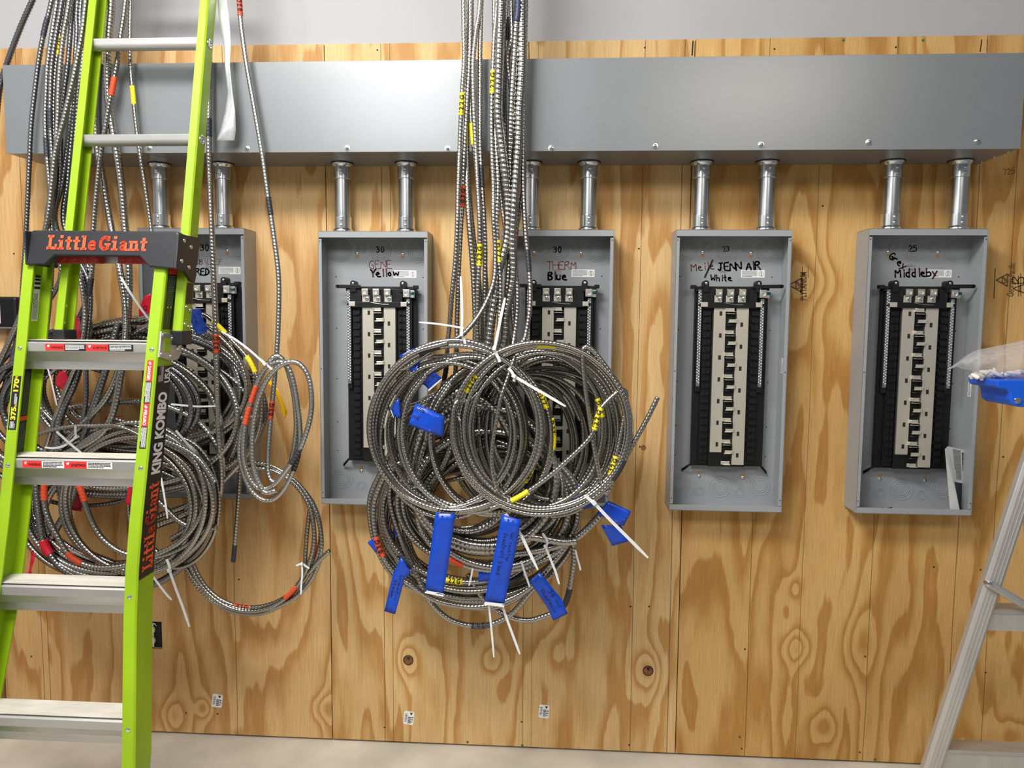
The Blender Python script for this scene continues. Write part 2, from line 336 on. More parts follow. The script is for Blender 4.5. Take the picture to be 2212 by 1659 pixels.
# stamps on the right sheet
def stamp(text, px0, py0, px1, py1, hpx, parent, off=0.01):   # runs from px0,py0 to px1,py1 ; letters hpx tall to the left of travel
    dx, dy = px1-px0, py1-py0; L = math.hypot(dx, dy); nx, ny = dy/L, -dx/L
    f = lambda a, b: at(px0+dx*a+nx*hpx*b, py0+dy*a+ny*hpx*b, .0006)
    type_on(MB(), text, f, off).build('stamp', M_stamp, parent)
stamp('PLYTANIUM', 1742, 648, 1742, 588, 14, sh3, .02)
stamp('Georgia-Pacific', 2189, 641, 2193, 568, 14, sh3)
def line(px0, py0, px1, py1, wpx, m, parent, name='mark', d=.0006):
    dx, dy = px1-px0, py1-py0; L = math.hypot(dx, dy); nx, ny = -dy/L*wpx/2, dx/L*wpx/2
    MB().add([at(px0+nx, py0+ny, d), at(px0-nx, py0-ny, d), at(px1-nx, py1-ny, d), at(px1+nx, py1+ny, d)], [(0, 1, 2, 3)]).build(name, m, parent)
def tri_logo(cx, cy, s, parent):
    mb = MB(); pts = [(cx-s, cy+s*.0), (cx+s*.75, cy-s*.95), (cx+s*.75, cy+s*.95)]
    for (ax, ay), (bx, by) in zip(pts, pts[1:]+pts[:1]):
        dx, dy = bx-ax, by-ay; L = math.hypot(dx, dy); nx, ny = -dy/L*1.3, dx/L*1.3
        mb.add([at(ax+nx, ay+ny, .0006), at(ax-nx, ay-ny, .0006), at(bx-nx, by-ny, .0006), at(bx+nx, by+ny, .0006)], [(0, 1, 2, 3)])
    type_on(mb, 'GP', lambda a, b: at(cx+s*.6-s*.75*b, cy+s*.5-s*a, .0006), .03); mb.build('stamp', M_stamp, parent)
tri_logo(1720, 616, 16, sh3); tri_logo(2166, 605, 14, sh3)
for a in ((2150, 580, 2147, 645, 2), (1733, 575, 1733, 652, 1.5), (1746, 575, 1746, 600, 1.2), (2200, 595, 2200, 640, 1.5), (2205, 590, 2205, 640, 1.5)): line(*a, M_stamp, sh3, 'stamp')
hand('AB', 2212, 632, 26, 90, .0006, M_stamp, sh3, .08, 3, 'pencil_mark')
hand('725', 2168, 378, 12, 8, .0006, M_stamp, sh3, .08, 5, 'pencil_mark')
line(2121, 85, 2117, 112, 2.4, M_char, sh3, 'crack'); line(1497, 88, 1495, 120, 3, M_char, sh3, 'stain'); line(2133, 84, 2132, 110, 1.5, M_char, sh3, 'crack'); line(1142, 90, 1143, 128, 1.6, M_char, sh2, 'crack')
# paper stickers on the plywood
def price_sticker(cx, cy, label):
    f = lambda a, b: at(cx-11+22*a+3*b-1.5, cy+14-28*b+3*a-1.5, .0009)
    mb = MB(); V = [f(a, b) for a, b in ((.08, 0), (.92, 0), (1, .08), (1, .92), (.92, 1), (.08, 1), (0, .92), (0, .08))]
    o = MB().loft([V, [v+np.array([0, .0007, 0]) for v in V]]).build('sticker', M_white); tag(o, label, 'sticker', 'small white stickers low on the plywood')
    g = lift(f, .0004); k = MB(); rn = random.Random(int(cx))
    y = .12
    while y < .62: h = rn.choice((.015, .03, .045)); patch(k, sub(g, .42, y, .72, y+h)); y += h+rn.choice((.02, .03))
    k.build('barcode', M_type, o); small_print(MB(), sub(g, .1, .1, .36, .9), 6, 2).build('print', M_greyink, o)
    MB().add([g(.55, .92), g(.85, .92), g(.7, .72)], [(0, 1, 2)]).build('print', M_type, o)
    small_print(MB(), sub(g, .74, .1, .95, .7), 3, 3).build('print', M_greyink, o)
price_sticker(469, 1514, 'white barcode sticker on the left plywood sheet, below the orange-banded cable coil')
price_sticker(883, 1551, 'white barcode sticker below the left of the two dark round knots')
price_sticker(1175, 1537, 'white barcode sticker low on the middle plywood sheet, right of the hanging zip tie ends')

# ------------------------------------------------------------------ receptacle
o = thing('wall_outlet', 'ivory duplex outlet in a cut-out of the plywood, half hidden by the green ladder rail', 'outlet', ((h0[0]+h1[0])/2, .05, h0[2]))
x0, x1, z0, z1 = h0[0], h1[0], h0[2], h1[2]; cx = x0+.0255
MB().box(x0, x1, .016, .0183, z0, z1).build('back_box', M_pit, o)
for s in (1, -1):
    zc = (z0+z1)/2+s*.0195-.004
    k = MB().lathe((cx, .012, zc), (0, -1, 0), [(0, .0165), (.008, .0165), (.0095, .015)], 20).build('socket_face', M_ivory, o, True)
    q = MB(); q.box(cx-.0075, cx-.0055, .0012, .003, zc, zc+.008); q.box(cx+.0055, cx+.0075, .0012, .003, zc, zc+.008); q.cyl((cx, .003, zc-.006), (cx, .0012, zc-.006), .0022); q.build('slot', M_pit, k)
MB().box(cx-.012, cx+.012, .008, .013, (z0+z1)/2-.05, (z0+z1)/2+.042).build('yoke', M_galv, o)
MB().tube([(cx+.0, .006, z1-.012), (cx+.012, .004, z1-.008), (cx+.02, .005, z1-.012), (cx+.022, .008, z1-.02)], .0016).build('yoke_ear', M_galv, o)

# ------------------------------------------------------------------ wireway
DT = .2169; tz0, tz1, tx0, tx1 = 2.0154, 2.284, -.955, 2.1257
t = thing('wireway', 'long grey steel wireway box running along the top of the plywood', 'wireway', ((tx0+tx1)/2, 0, tz0))
MB().box(tx0, tx1, -DT+.002, -.0004, tz0, tz1).build('trough_body', M_trough, t, bevel=.0015)
MB().box(tx0-.001, tx1+.001, -DT, -DT+.0016, tz0-.0015, tz1+.001).build('cover', M_trough, t, bevel=.0006)
MB().box(tx0-.0008, tx1+.0008, -DT+.0016, -DT+.03, tz1+.0002, tz1+.0014).build('cover_lip', M_trough, t)
def hex_screw(px, py, d, parent, r=.0062, m=M_zinc):
    p = at(px, py, d); s = MB().lathe(p, (0, -1, 0), [(0, r*1.5), (.0012, r*1.45), (.0014, r), (.0055, r*.95), (.006, r*.8)], 18).build('cover_screw', m, parent, True)
    MB().box(p[0]-r*.6, p[0]+r*.6, p[1]-.0066, p[1]-.0058, p[2]-.0008, p[2]+.0008).build('screw_slot', M_dark_seal, s)
for x, y in ((323, 320), (534, 321), (750, 320), (967, 321), (1191, 320), (1415, 316), (1644, 313), (1876, 308), (2110, 305)): hex_screw(x, y, DT, t)
for yy in (-.03, -.1, -.17): MB().lathe((tx1-.006, yy, tz0), (0, 0, -1), [(0, .004), (.003, .0035), (.004, .002)], 10).build('end_screw', M_zinc, t, True)

# ------------------------------------------------------------------ load centers
W, HP, DP = .361, .906, .0981
PX = [-.6058, .0024, .6027, 1.1602, 1.7557]; PZ = [1.7981, 1.7888, 1.7946, 1.7953, 1.799]
def build_panel():
    ox, oz = PX[1], PZ[1]
    P = lambda u, v: (ox+u, oz-v)
    t = thing('load_center', '', 'breaker panel', (ox, 0, oz-HP), 'open load centers on the plywood')
    def B(mb, u0, u1, v0, v1, d0, d1): return mb.box(ox+u0, ox+u1, -d1, -d0, oz-v1, oz-v0)
    mb = MB(); th = .0016
    B(mb, 0, W, 0, HP, .0003, .0022); B(mb, 0, th, 0, HP, .0022, DP); B(mb, W-th, W, 0, HP, .0022, DP)
    B(mb, 0, W, 0, th, .0022, DP); B(mb, 0, W, HP-th, HP, .0022, DP)
    mb.build('enclosure', M_grey, t)
    B(MB(), .0005, W-.0005, 0, .0205, DP-.0016, DP).build('top_flange', M_grey, t, bevel=.0006); B(MB(), .0005, W-.0005, HP-.019, HP, DP-.0016, DP).build('bottom_flange', M_grey, t, bevel=.0006)
    for a, b in ((.0, .0115), (W-.0115, W)):
        s = B(MB(), a, b, .0255, HP-.022, DP-.0016, DP).build('side_flange', M_grey, t, bevel=.0006)
        for v in (.033, .45, HP-.04): k = MB(); k.cyl((ox+(a+b)/2, -DP-.0004, oz-v), (ox+(a+b)/2, -DP+.001, oz-v), .0019, n=8); k.build('screw_hole', M_pit, s)
    def ko(u, v, rs):
        k = MB()
        for r in rs: k.ring((ox+u, -.0024, oz-v), (0, 1, 0), r, .0011)
        k.build('knockout', M_grey, t, 'all')
    for u, v, rs in ((.049, .057, (.034, .027, .02)), (.184, .055, (.036, .029, .022, .015)), (.312, .06, (.034, .027, .02)), (.119, .046, (.016, .010)), (.244, .047, (.016, .010)),
                     (.047, .838, (.034, .025, .018)), (.183, .846, (.036, .026, .019)), (.315, .838, (.034, .025, .018)), (.112, .862, (.016, .010)), (.247, .864, (.016, .010))): ko(u, v, rs)
    for su in (0, W):
        for v, dd, rs in ((.055, .05, (.032, .024, .016)), (.125, .05, (.02, .013)), (.17, .035, (.011,)), (.17, .065, (.011,)), (.215, .035, (.011,)), (.215, .065, (.011,)), (.25, .05, (.011,)),
                          (.62, .05, (.011,)), (.655, .035, (.011,)), (.655, .065, (.011,)), (.70, .035, (.011,)), (.70, .065, (.011,)), (.765, .05, (.02, .013)), (.845, .05, (.032, .024, .016))):
            k = MB()
            for r in rs: k.ring((ox+su+(.0008 if su == 0 else -.0008), -dd, oz-v), (1, 0, 0), r, .0013, 22, 4)
            k.build('knockout', M_grey, t, 'all')
    for v in (.142, .317, .49, .64, .74):
        for u in (.03, W-.032): MB().cyl((ox+u, -.0022, oz-v), (ox+u, -.0028, oz-v), .0021, n=8).build('screw_hole', M_pit, t)
    for u, v, s in ((.103, .066, 1), (.26, .068, 1), (.112, .807, -1), (.258, .809, -1)):
        k = MB().lathe((ox+u, -.0022, oz-v-.006*s), (0, -1, 0), [(0, .0062), (.0008, .0062)], 14).build('mounting_hole', M_tan, t)
        MB().lathe((ox+u, -.0024, oz-v+.004*s), (0, -1, 0), [(0, .0058), (.002, .0055), (.0035, .003)], 14).build('mounting_screw', M_zinc, k, True)
    # black interior base
    mb = MB(); B(mb, .077, .311, .184, .768, .012, .034); B(mb, .13, .25, .24, .768, .034, .048); B(mb, .098, .13, .24, .76, .034, .043); B(mb, .25, .281, .24, .76, .034, .043)
    B(mb, .081, .097, .2, .52, .034, .05); B(mb, .28, .3, .2, .52, .034, .05)
    B(mb, .077, .31, .176, .192, .012, .05); B(mb, .092, .132, .186, .236, .034, .058); B(mb, .245, .27, .186, .236, .034, .058); B(mb, .13, .248, .184, .232, .034, .052)
    base = mb.build('interior_base', M_black, t, bevel=.0012)
    for i in range(21):
        v = .256+i*.0238
        for u0, u1, sgn in ((.100, .124, 1), (.256, .28, -1)):
            k = MB(); B(k, u0, u1, v, v+.015, .043, .0475+.002*(i % 3 == 0)); B(k, u0+(.014 if sgn > 0 else 0), u0+(.024 if sgn > 0 else .01), v+.002, v+.013, .0475, .053); k.build('breaker_rail_hook', M_black, base)
    # mounting ears
    for u in (.105, .272):
        k = MB().poly([(ox+u-.0095, oz-.195)]+[(ox+u-.0095*math.cos(PI*i/10), oz-.167+.0095*math.sin(PI*i/10)) for i in range(11)]+[(ox+u+.0095, oz-.195)], -.064, -.03).build('mounting_ear', M_black, t)
        MB().lathe((ox+u, -.064, oz-.167), (0, -1, 0), [(0, .0042), (.0015, .004), (.0022, .002)], 12).build('ear_screw', M_zinc, k, True)
    # bus plates
    for u0, u1, v1, sv in ((.134, .172, .719, .258), (.206, .2455, .76, .2935)):
        bar = B(MB(), u0, u1, .243, v1, .048, .0565).build('bus_bar', M_bus, t, bevel=.0008); i = 0
        while sv+i*.0715 < v1-.01:
            v = sv+i*.0715; c = .156 if u0 < .15 else .2235; B(MB(), c-.004, c+.004, v-.0015, v+.0125, .0563, .0573).build('slot', M_pit, bar); i += 1
    # breaker stabs in the middle channel
    for i in range(15):
        v = .2465+i*.0358; left = i % 2 == 0
        k = MB()
        if left: B(k, .170, .198, v, v+.011, .056, .062); B(k, .176, .2, v+.0095, v+.0115, .062, .068); k.tube([(ox+.17, -.062, oz-v), (ox+.1745, -.066, oz-v-.001), (ox+.1735, -.066, oz-v-.0075)], .0011, 6)
        else: B(k, .182, .208, v, v+.010, .056, .062); B(k, .178, .2, v+.008, v+.0105, .062, .068); B(k, .174, .2, v-.019, v-.0172, .058, .062); k.tube([(ox+.208, -.062, oz-v+.004), (ox+.2045, -.066, oz-v+.001), (ox+.2045, -.066, oz-v-.004)], .0011, 6)
        k.build('stab', M_bus, t, bevel=.0005)
        if left and i < 14:
            MB().tube([(ox+.173, -.0575, oz-v-.016), (ox+.198, -.0575, oz-v-.016), (ox+.2035, -.0575, oz-v-.020), (ox+.2035, -.0575, oz-v-.05), (ox+.198, -.0575, oz-v-.054), (ox+.175, -.0575, oz-v-.055)], .0026, 8).build('stab_barrier', M_black, t, 'all')
    # neutral bars
    for u, v0, v1 in ((.0885, .187, .502), (.288, .216, .502)):
        k = MB(); B(k, u-.0055, u+.0055, v0, v1, .045, .055); n = int((v1-v0-.012)/.0093)
        for i in range(n):
            v = v0+.01+i*.0093
            for du in (-.0028, .0028): k.lathe((ox+u+du, -.055, oz-v-(.0045 if du > 0 else 0)), (0, -1, 0), [(0, .0027), (.0028, .0026), (.0034, .0016)], 8)
        k.build('neutral_bar', M_bar, t, True)
    # strap across
    s = B(MB(), .1, .272, .228, .246, .058, .064).build('bonding_strap', M_black, t, bevel=.001)
    for a, b in ((.09, .112), (.265, .285)): B(MB(), a, b, .2275, .2425, .0565, .0655).build('strap_end', M_bus, s, bevel=.001)
    for u in (.0885, .288): MB().lathe((ox+u, -.056, oz-.236), (0, -1, 0), [(0, .0055), (.004, .005), (.0045, .003)], 12).build('strap_screw', M_black, s, True)
    MB().tube([(ox+.165+.01*i, -.0652, oz-.229-.0022*math.sin(i*.5)-.001*i) for i in range(7)], .0005, 5).build('loose_wire', M_bus, s)
    # main lugs
    for u in (.146, .183, .221):
        l = B(MB(), u-.011, u+.011, .185, .206, .052, .07).build('lug', M_lug, t, bevel=.0012)
        MB().ring((ox+u, -.0702, oz-.1955), (0, 1, 0), .0062, .0016).lathe((ox+u, -.069, oz-.1955), (0, -1, 0), [(0, .0045), (.0016, .004)], 12).build('lug_screw', M_bus, l, True)
        k = B(MB(), u-.012, u+.0125, .206, .228, .05, .058).build('lug_tab', M_bus, l, bevel=.0008)
        MB().lathe((ox+u+.004, -.058, oz-.217), (0, -1, 0), [(0, .0068), (.0025, .0066), (.003, .004), (.0018, .0035)], 14).build('lug_bolt', M_zinc, k, True)
    l = B(MB(), .274, .296, .187, .212, .05, .072).build('neutral_lug', M_lug, t, bevel=.0012)
    MB().ring((ox+.285, -.0722, oz-.1995), (0, 1, 0), .0064, .0016).build('lug_screw', M_bus, l, True)
    k = B(MB(), .296, .309, .189, .213, .045, .06).build('ground_tab', M_lug, l, bevel=.0008)
    MB().lathe((ox+.299, -.062, oz-.198), (1, 0, 0), [(0, .0045), (.009, .0045), (.011, .003)], 12).build('bonding_screw', M_teal, k, True)
    # splayed feet under the base
    for a, b in (((.076, .762), (.052, .787)), ((.305, .762), (.332, .79))):
        k = MB(); 
        for e in (0, .005): k.tube([(ox+a[0], -.034, oz-a[1]-e), (ox+b[0], -.012, oz-b[1]-e)], .0022, 8)
        k.build('base_foot', M_black, t, 'all')
    # caution sticker
    k = B(MB(), .229, .306, .1195, .1445, .0022, .0026).build('caution_sticker', M_white, t)
    f = rect_map((ox+.229, -.0028, oz-.1445), (.077, 0, 0), (0, 0, .025)); q = small_print(MB(), f, 6, 4, .04, .68); q.ring((ox+.294, -.0028, oz-.132), (0, 1, 0), .0075, .0005, 18, 4)
    patch(q, sub(f, .83, .2, .86, .8)); q.build('print', M_greyink, k)
    return t
def lever(t, ox, oz, right):
    if right: a = [(.255, .177), (.3, .176), (.345, .1755)]
    else: a = [(.052, .177), (.09, .1775), (.13, .178)]
    mb = MB(); P = [Vector((ox+u, -.062, oz-v)) for u, v in a]; mb.strap(P, (0, -1, 0), .012, .006)
    e = P[-1] if right else P[0]; mb.lathe(e+Vector((0, -.003, 0)), (0, 1, 0), [(0, .006), (.006, .006)], 14); mb.build('lever', M_black, t, bevel=.001)
    mb = MB(); u = .068 if right else .312; mb.box(ox+u-.008, ox+u+.008, -.055, -.03, oz-.184, oz-.172); mb.build('lever_stub', M_black, t, bevel=.001)
proto = build_panel()
PLAB = ['open grey breaker panel behind the tangled cables left, RED written inside', 'open grey breaker panel with Yellow written in marker, second from left', 'open grey breaker panel behind the central cable coil, Blue written inside',
        'open grey breaker panel second from right, with White written inside', 'open grey breaker panel farthest right, Grey written inside and leaflet in its corner']
panels = []
for i in range(5):
    t = proto if i == 1 else copy_tree(proto)
    t.location = (PX[i], 0, PZ[i]-HP); ORG[t.name] = np.array([PX[i], 0, PZ[i]-HP]); t['label'] = PLAB[i]; panels.append(t)
for i, t in enumerate(panels): lever(t, PX[i], PZ[i], i > 2)
dk = .0031
for args in (
    ('30', 433, 541, 13, 0, M_ink, 0, .17), ('SUB/LREF', 415, 571, 11, 0, M_brown, 0, .1), ('RED', 423, 594, 14, 0, M_ink, 0, .2),
    ('30', 813, 545, 12, 0, M_maroon, 1, .17), ('GENE', 797, 580, 17, 0, M_redink, 1, .08), ('Yellow', 801, 598, 16, 2, M_maroon, 1, .19),
    ('30', 1196, 545, 12, 0, M_maroon, 2, .18), ('THERM', 1182, 582, 17, 0, M_redink, 2, .08), ('Blue', 1184, 604, 16, 0, M_maroon, 2, .22),
    ('23', 1561, 543, 11, 0, M_ink, 3, .15), ('Meile', 1494, 586, 16, 6, M_redink, 3, .11), ('JENN', 1552, 585, 17, 2, M_ink, 3, .19), ('AIR', 1612, 583, 17, 2, M_ink, 3, .19), ('White', 1536, 607, 13, 1, M_maroon, 3, .2),
    ('25', 1963, 543, 13, 0, M_maroon, 4, .17), ('Grey', 1919, 556, 15, -38, M_maroon, 4, .19), ('Middleby', 1934, 599, 17, 2, M_maroon, 4, .19)):
    txt, x, y, h, ang, m, i, wd = args; hand(txt, x, y, h, ang, dk, m, panels[i], wd, len(txt)+i)
line(1540, 561, 1522, 600, 4, M_ink, panels[3], 'handwriting', dk)
for i, (x, y) in enumerate(((447, 576), (804, 580), (1198, 582), (1557, 576), (1962, 572))):
    q = MB(); f = lambda a, b: at(x+22*a-3, y+12-12*b, .0029); type_on(q, 'NEXTA 2', sub(f, 0, .55, .8, 1)); type_on(q, 'TURNED 2', sub(f, 0, -.1, .8, .3)); q.build('printed_marks', M_greyink, panels[i])
# rating stickers on the right inner walls
for i, (px, py, h) in ((3, (1689, 790, 34)), (4, (2092, 841, 36))):
    xw = PX[i]+W-.0018; zc = at(px, py, .05)[2]; f = lambda a, b: np.array([xw, -.058+.020*a*1.0, zc-.024+.048*b])
    k = patch(MB(), f).build('rating_sticker', M_white, panels[i]); small_print(MB(), lambda a, b: f(.1+.8*b, a)-np.array([.0004, 0, 0]), 3, 7).build('print', M_greyink, k)

# leaflet in the last panel and a loose screw on its floor
def world_quad(pts): return [at(*p) for p in pts]
o = thing('instruction_leaflet', 'folded white instruction leaflet in a clear bag standing in the right panel corner', 'leaflet', at(2070, 1106, .06))
a, b, c, d_ = (at(2047, 964, .075), at(2084, 972, .03), at(2084, 1045, .03), at(2058, 1040, .07))
front = lambda u, v: (np.array(a)*(1-u)+np.array(b)*u)*v+(np.array(d_)*(1-u)+np.array(c)*u)*(1-v)
k = patch(MB(), front, 3, 3); k.build('page', M_white, o)
g = lift(front, .0008); small_print(MB(), lambda u, v: g(.25+.7*v, 1-u*.96), 9, 5, .05, .95, .02, .7).build('print', M_greyink, o); small_print(MB(), lambda u, v: g(.25+.7*v, 1-u*.96), 1, 9, .1, .9, .78, .98, .7).build('print', M_type, o)
MB().add([at(2041, 970, .085), at(2047, 964, .075), at(2074, 1107, .075), at(2052, 1100, .09)], [(0, 1, 2, 3)]).build('page', M_white, o)
MB().add([at(2058, 1040, .069), at(2084, 1045, .028), at(2084, 1104, .03), at(2066, 1104, .07)], [(0, 1, 2, 3)]).build('black_bag', mat('black_film', (40, 40, 44), .2, 0, .4, 60, .5), o)
o = MB().tube([at(1905, 1097, .06), at(1912, 1099, .06), at(1925, 1097, .062)], .002).lathe(at(1925, 1097, .062), (1, 0, .1), [(0, .004), (.0015, .004)], 10).build('screw', M_ink, smooth='all')
tag(o, 'single black screw lying on the bottom of the right panel', 'screw')

# ------------------------------------------------------------------ conduit nipples
def nipple(px, pyt, label, i):
    xb = at(px, 497, .05)[0]; d = .052; zb = PZ[i]; zt = tz0
    t = thing('conduit_nipple', label, 'conduit', (xb, -d, zb), 'conduit nipples between wireway and panels')
    R = .0258
    MB().lathe((xb, -d, zb+.03), (0, 0, 1), [(0, R), (zt-zb-.06, R)], 28).build('pipe', M_galv, t, True)
    k = MB().lathe((xb, -d, zb), (0, 0, 1), [(0, R+.0065), (.004, R+.0075), (.010, R+.006), (.013, R+.0028), (.05, R+.0028), (.0515, R)], 28).build('bottom_connector', M_zinc, t, True)
    k2 = MB().lathe((xb, -d, zt), (0, 0, -1), [(0, R+.0095), (.003, R+.0095), (.009, R+.0075), (.014, R+.003), (.052, R+.003), (.054, R)], 28).build('top_connector', M_zinc, t, True)
    MB().lathe((xb, -d, zt-.0002), (0, 0, -1), [(0, R+.0115), (.003, R+.0115)], 28).build('gasket', M_dark_seal, k2)
    MB().lathe((xb, -d, zb), (0, 0, -1), [(.0, R+.006), (.012, R+.006), (.013, R+.002)], 28).build('locknut', M_grey, k, True)
    for kk, z0, s in ((k, zb+.022, 1), (k2, zt-.024, -1)):
        for e in (0, .017):
            MB().lathe((xb+.002, -d-R-.001, z0+s*e), (0.05, -1, 0), [(0, .0048), (.004, .0045), (.005, .003)], 12).build('set_screw', M_zinc, kk, True)
NP = [(350, 0, 'left'), (485, 0, 'right'), (741, 1, 'left'), (878, 1, 'right'), (1146, 2, 'left'), (1270, 2, 'right'), (1512, 3, 'left'), (1652, 3, 'right'), (1921, 4, 'left'), (2066, 4, 'right')]
PN = ['above the panel marked RED', 'above the panel marked Yellow', 'above the panel marked Blue', 'above the panel marked White', 'above the panel marked Grey']
for px, i, s in NP: nipple(px, 340, 'short galvanized conduit, %s one %s' % (s, PN[i]), i)

# ------------------------------------------------------------------ armored cables
def crom(P, step=.35):
    """smooth curve through the points (x px, y px, depth)"""
    P = np.array(P, float); Q = np.vstack([2*P[0]-P[1], P, 2*P[-1]-P[-2]]); out = []
    for k in range(1, len(Q)-2):
        a, b, c, d = Q[k-1:k+3]; n = max(3, int(np.linalg.norm((c-b)[:2])/6))
        for i in range(n):
            t = i/n; out.append(.5*(2*b+(c-a)*t+(2*a-5*b+4*c-d)*t*t+(3*b-a-3*c+d)*t**3))
    out.append(Q[-2]); return np.array(out)
def to_world(P): return np.array([at(*p) for p in crom(P)])
def resample(W_, step):
    s = np.concatenate([[0], np.cumsum(np.linalg.norm(np.diff(W_, axis=0), axis=1))]); n = max(4, int(s[-1]/step))
    t = np.linspace(0, s[-1], n+1); return np.stack([np.interp(t, s, W_[:, i]) for i in range(3)], 1), t
def tube_mesh(name, W_, r, pitch, m, parent=None, org=None, rib=.16, sides=10, s0=0., per=4):
    P, s = resample(W_, pitch/per); T = np.gradient(P, axis=0); T /= np.linalg.norm(T, axis=1)[:, None]+1e-12
    N = np.zeros_like(P); e = np.cross(T[0], [0, 1, 0.01]); e /= np.linalg.norm(e)
    for k in range(len(P)):
        e = e-T[k]*(e@T[k]); e /= np.linalg.norm(e); N[k] = e
    Bn = np.cross(T, N); a = np.arange(sides)*2*PI/sides
    ph = ((s+s0)[:, None]/pitch+a[None]/(2*PI)) % 1.
    rr = r*(1-rib+rib*np.sqrt(np.abs(np.sin(PI*ph))))
    V = (P[:, None]+(N[:, None]*np.cos(a)[None, :, None]+Bn[:, None]*np.sin(a)[None, :, None])*rr[..., None]).reshape(-1, 3)
    k = np.arange(len(P)-1)[:, None]*sides; i = np.arange(sides)[None]; j = (i+1) % sides
    Fc = np.stack([k+i, k+j, k+sides+j, k+sides+i], -1).reshape(-1, 4)
    o0 = ORG[parent.name] if parent is not None else np.array(org if org is not None else P[0])
    me = bpy.data.meshes.new(name); nv, nf = len(V), len(Fc); L = (len(P)-1)*sides
    me.vertices.add(nv); me.vertices.foreach_set('co', (V-o0).astype(np.float32).ravel())
    me.loops.add(nf*4+2*sides); cap0 = np.arange(sides); cap1 = nv-1-np.arange(sides)
    me.loops.foreach_set('vertex_index', np.concatenate([Fc.ravel()[::-1] if False else Fc.ravel(), cap0, cap1]).astype(np.int32))
    me.polygons.add(nf+2); me.polygons.foreach_set('loop_start', np.concatenate([np.arange(nf)*4, [nf*4, nf*4+sides]]).astype(np.int32))
    me.polygons.foreach_set('use_smooth', [True]*nf+[False]*2); me.update(calc_edges=True); me.validate(); me.materials.append(m)
    bm = bmesh.new(); bm.from_mesh(me); bmesh.ops.recalc_face_normals(bm, faces=bm.faces); bm.to_mesh(me); bm.free()
    o = bpy.data.objects.new(name, me); COL.objects.link(o)
    if parent is None: o.location = o0
    else: o.parent = parent
    ORG[o.name] = o0; return o
def coil(cx, cy, rx, ry, turns, d0, d1, seed, jit=.05, start=180, ccw=True, tilt=0., inner=None):
    """loops of cable around the pixel centre; starts at angle start (0 right, 90 top)"""
    turns = turns+(1.1 if jit > .017 and turns > 1.7 else 0); rn = random.Random(seed); n = int(turns*14); ph = [rn.uniform(0, 2*PI) for _ in range(6)]; out = []
    for k in range(n+1):
        t = k/14; a = math.radians(start)+(1 if ccw else -1)*2*PI*t
        q = 1+jit*(math.sin(1.7*t*2.1+ph[0])+.6*math.sin(4.3*t+ph[1])); q2 = 1+jit*(math.sin(2.3*t*1.7+ph[2])+.6*math.sin(3.9*t+ph[3]))
        ox = jit*rx*.9*math.sin(1.9*t+ph[4]); oy = jit*ry*.9*math.sin(2.6*t+ph[5])
        x, y = rx*q*math.cos(a), ry*q2*math.sin(a); ct, st = math.cos(tilt), math.sin(tilt)
        d = d0+(d1-d0)*(.5-.5*math.cos(2*PI*t/max(turns, 1)*.5))+.012*math.sin(a+ph[0])
        out.append((cx+ox+x*ct-y*st, cy+oy-(x*st+y*ct), d))
    return out
CABLES = {}
TEXTS = {'y': ('12/2 G', M_yel, M_type), 'r': ('10/3 G', M_red, M_type), 'k': ('8/3 G', M_blk, M_greyink), 'n': ('8/2 G', M_navy, M_greyink)}
def band(c, x, y, col, length=.055, text=True, span=None):
    """a coloured printed wrap on cable c nearest to pixel x, y"""
    o, W_, r, pitch = c; q = proj(W_); D = (q[:, 0]-x)**2+(q[:, 1]-y)**2; k = int(D.argmin())
    s = np.concatenate([[0], np.cumsum(np.linalg.norm(np.diff(W_, axis=0), axis=1))]); lo, hi = s[k]-length/2, s[k]+length/2
    sel = np.where((s > lo) & (s < hi))[0]; i0, i1 = max(sel[0]-1, 0), min(sel[-1]+2, len(s)); seg = W_[i0:i1]
    if len(seg) < 3: return
    txt, m, ink = TEXTS[col]
    nm = {'y': 'yellow_wire_marker', 'r': 'red_wire_marker', 'k': 'black_wire_marker', 'n': 'navy_wire_marker'}[col]
    b = tube_mesh(nm, seg, r*1.08, pitch, m, o, rib=.19, s0=s[i0])
    if text:
        P, ss = resample(seg, .004); T = np.gradient(P, axis=0); T /= np.linalg.norm(T, axis=1)[:, None]; L = ss[-1]; mid = len(P)//2
        tq = proj(P); sgn = 1 if (tq[-1][0]-tq[0][0])*1.0+(tq[0][1]-tq[-1][1])*.6 > 0 else -1
        def f(u, v):
            uu = .12+.76*(u if sgn > 0 else 1-u); x_ = uu*(len(P)-1); i = min(int(x_), len(P)-2); p = P[i]+(P[i+1]-P[i])*(x_-i); tg = T[i]
            vw = CAM-p; vw -= tg*(vw@tg); vw /= np.linalg.norm(vw); sd = np.cross(vw, tg)*sgn; an = (v-.42)*1.5
            return p+(vw*math.cos(an)+sd*math.sin(an))*(r*1.09+.0012)
        type_on(MB(), txt, f, .03).build('print', ink, b)
def near(keys, x, y):
    return min((CABLES[k] for k in keys), key=lambda c: ((proj(c[1])-np.array([x, y]))**2).sum(1).min())
def cable(key, label, pts, r=.0075, pitch=.0106, m=None, group=None, name='armored_cable', rib=.26):
    W_ = to_world(pts); o = tube_mesh(name, W_, r, pitch, m or M_steel, None, W_[-1], rib)
    tag(o, label, 'cable', group); q, _ = resample(W_, .004); CABLES[key] = (o, q, r, pitch); return CABLES[key]
GC = 'metal clad cables hanging in the central bundle'; GL_ = 'metal clad cables hanging behind the green ladder'
SM, MD, BG, XL = .0075, .0092, .0118, .0142; PS, PM, PB = .0106, .011, .0136
A_ = (1172, 925, 186, 180); B_ = (985, 925, 182, 180); C_ = (1025, 1120, 212, 168)
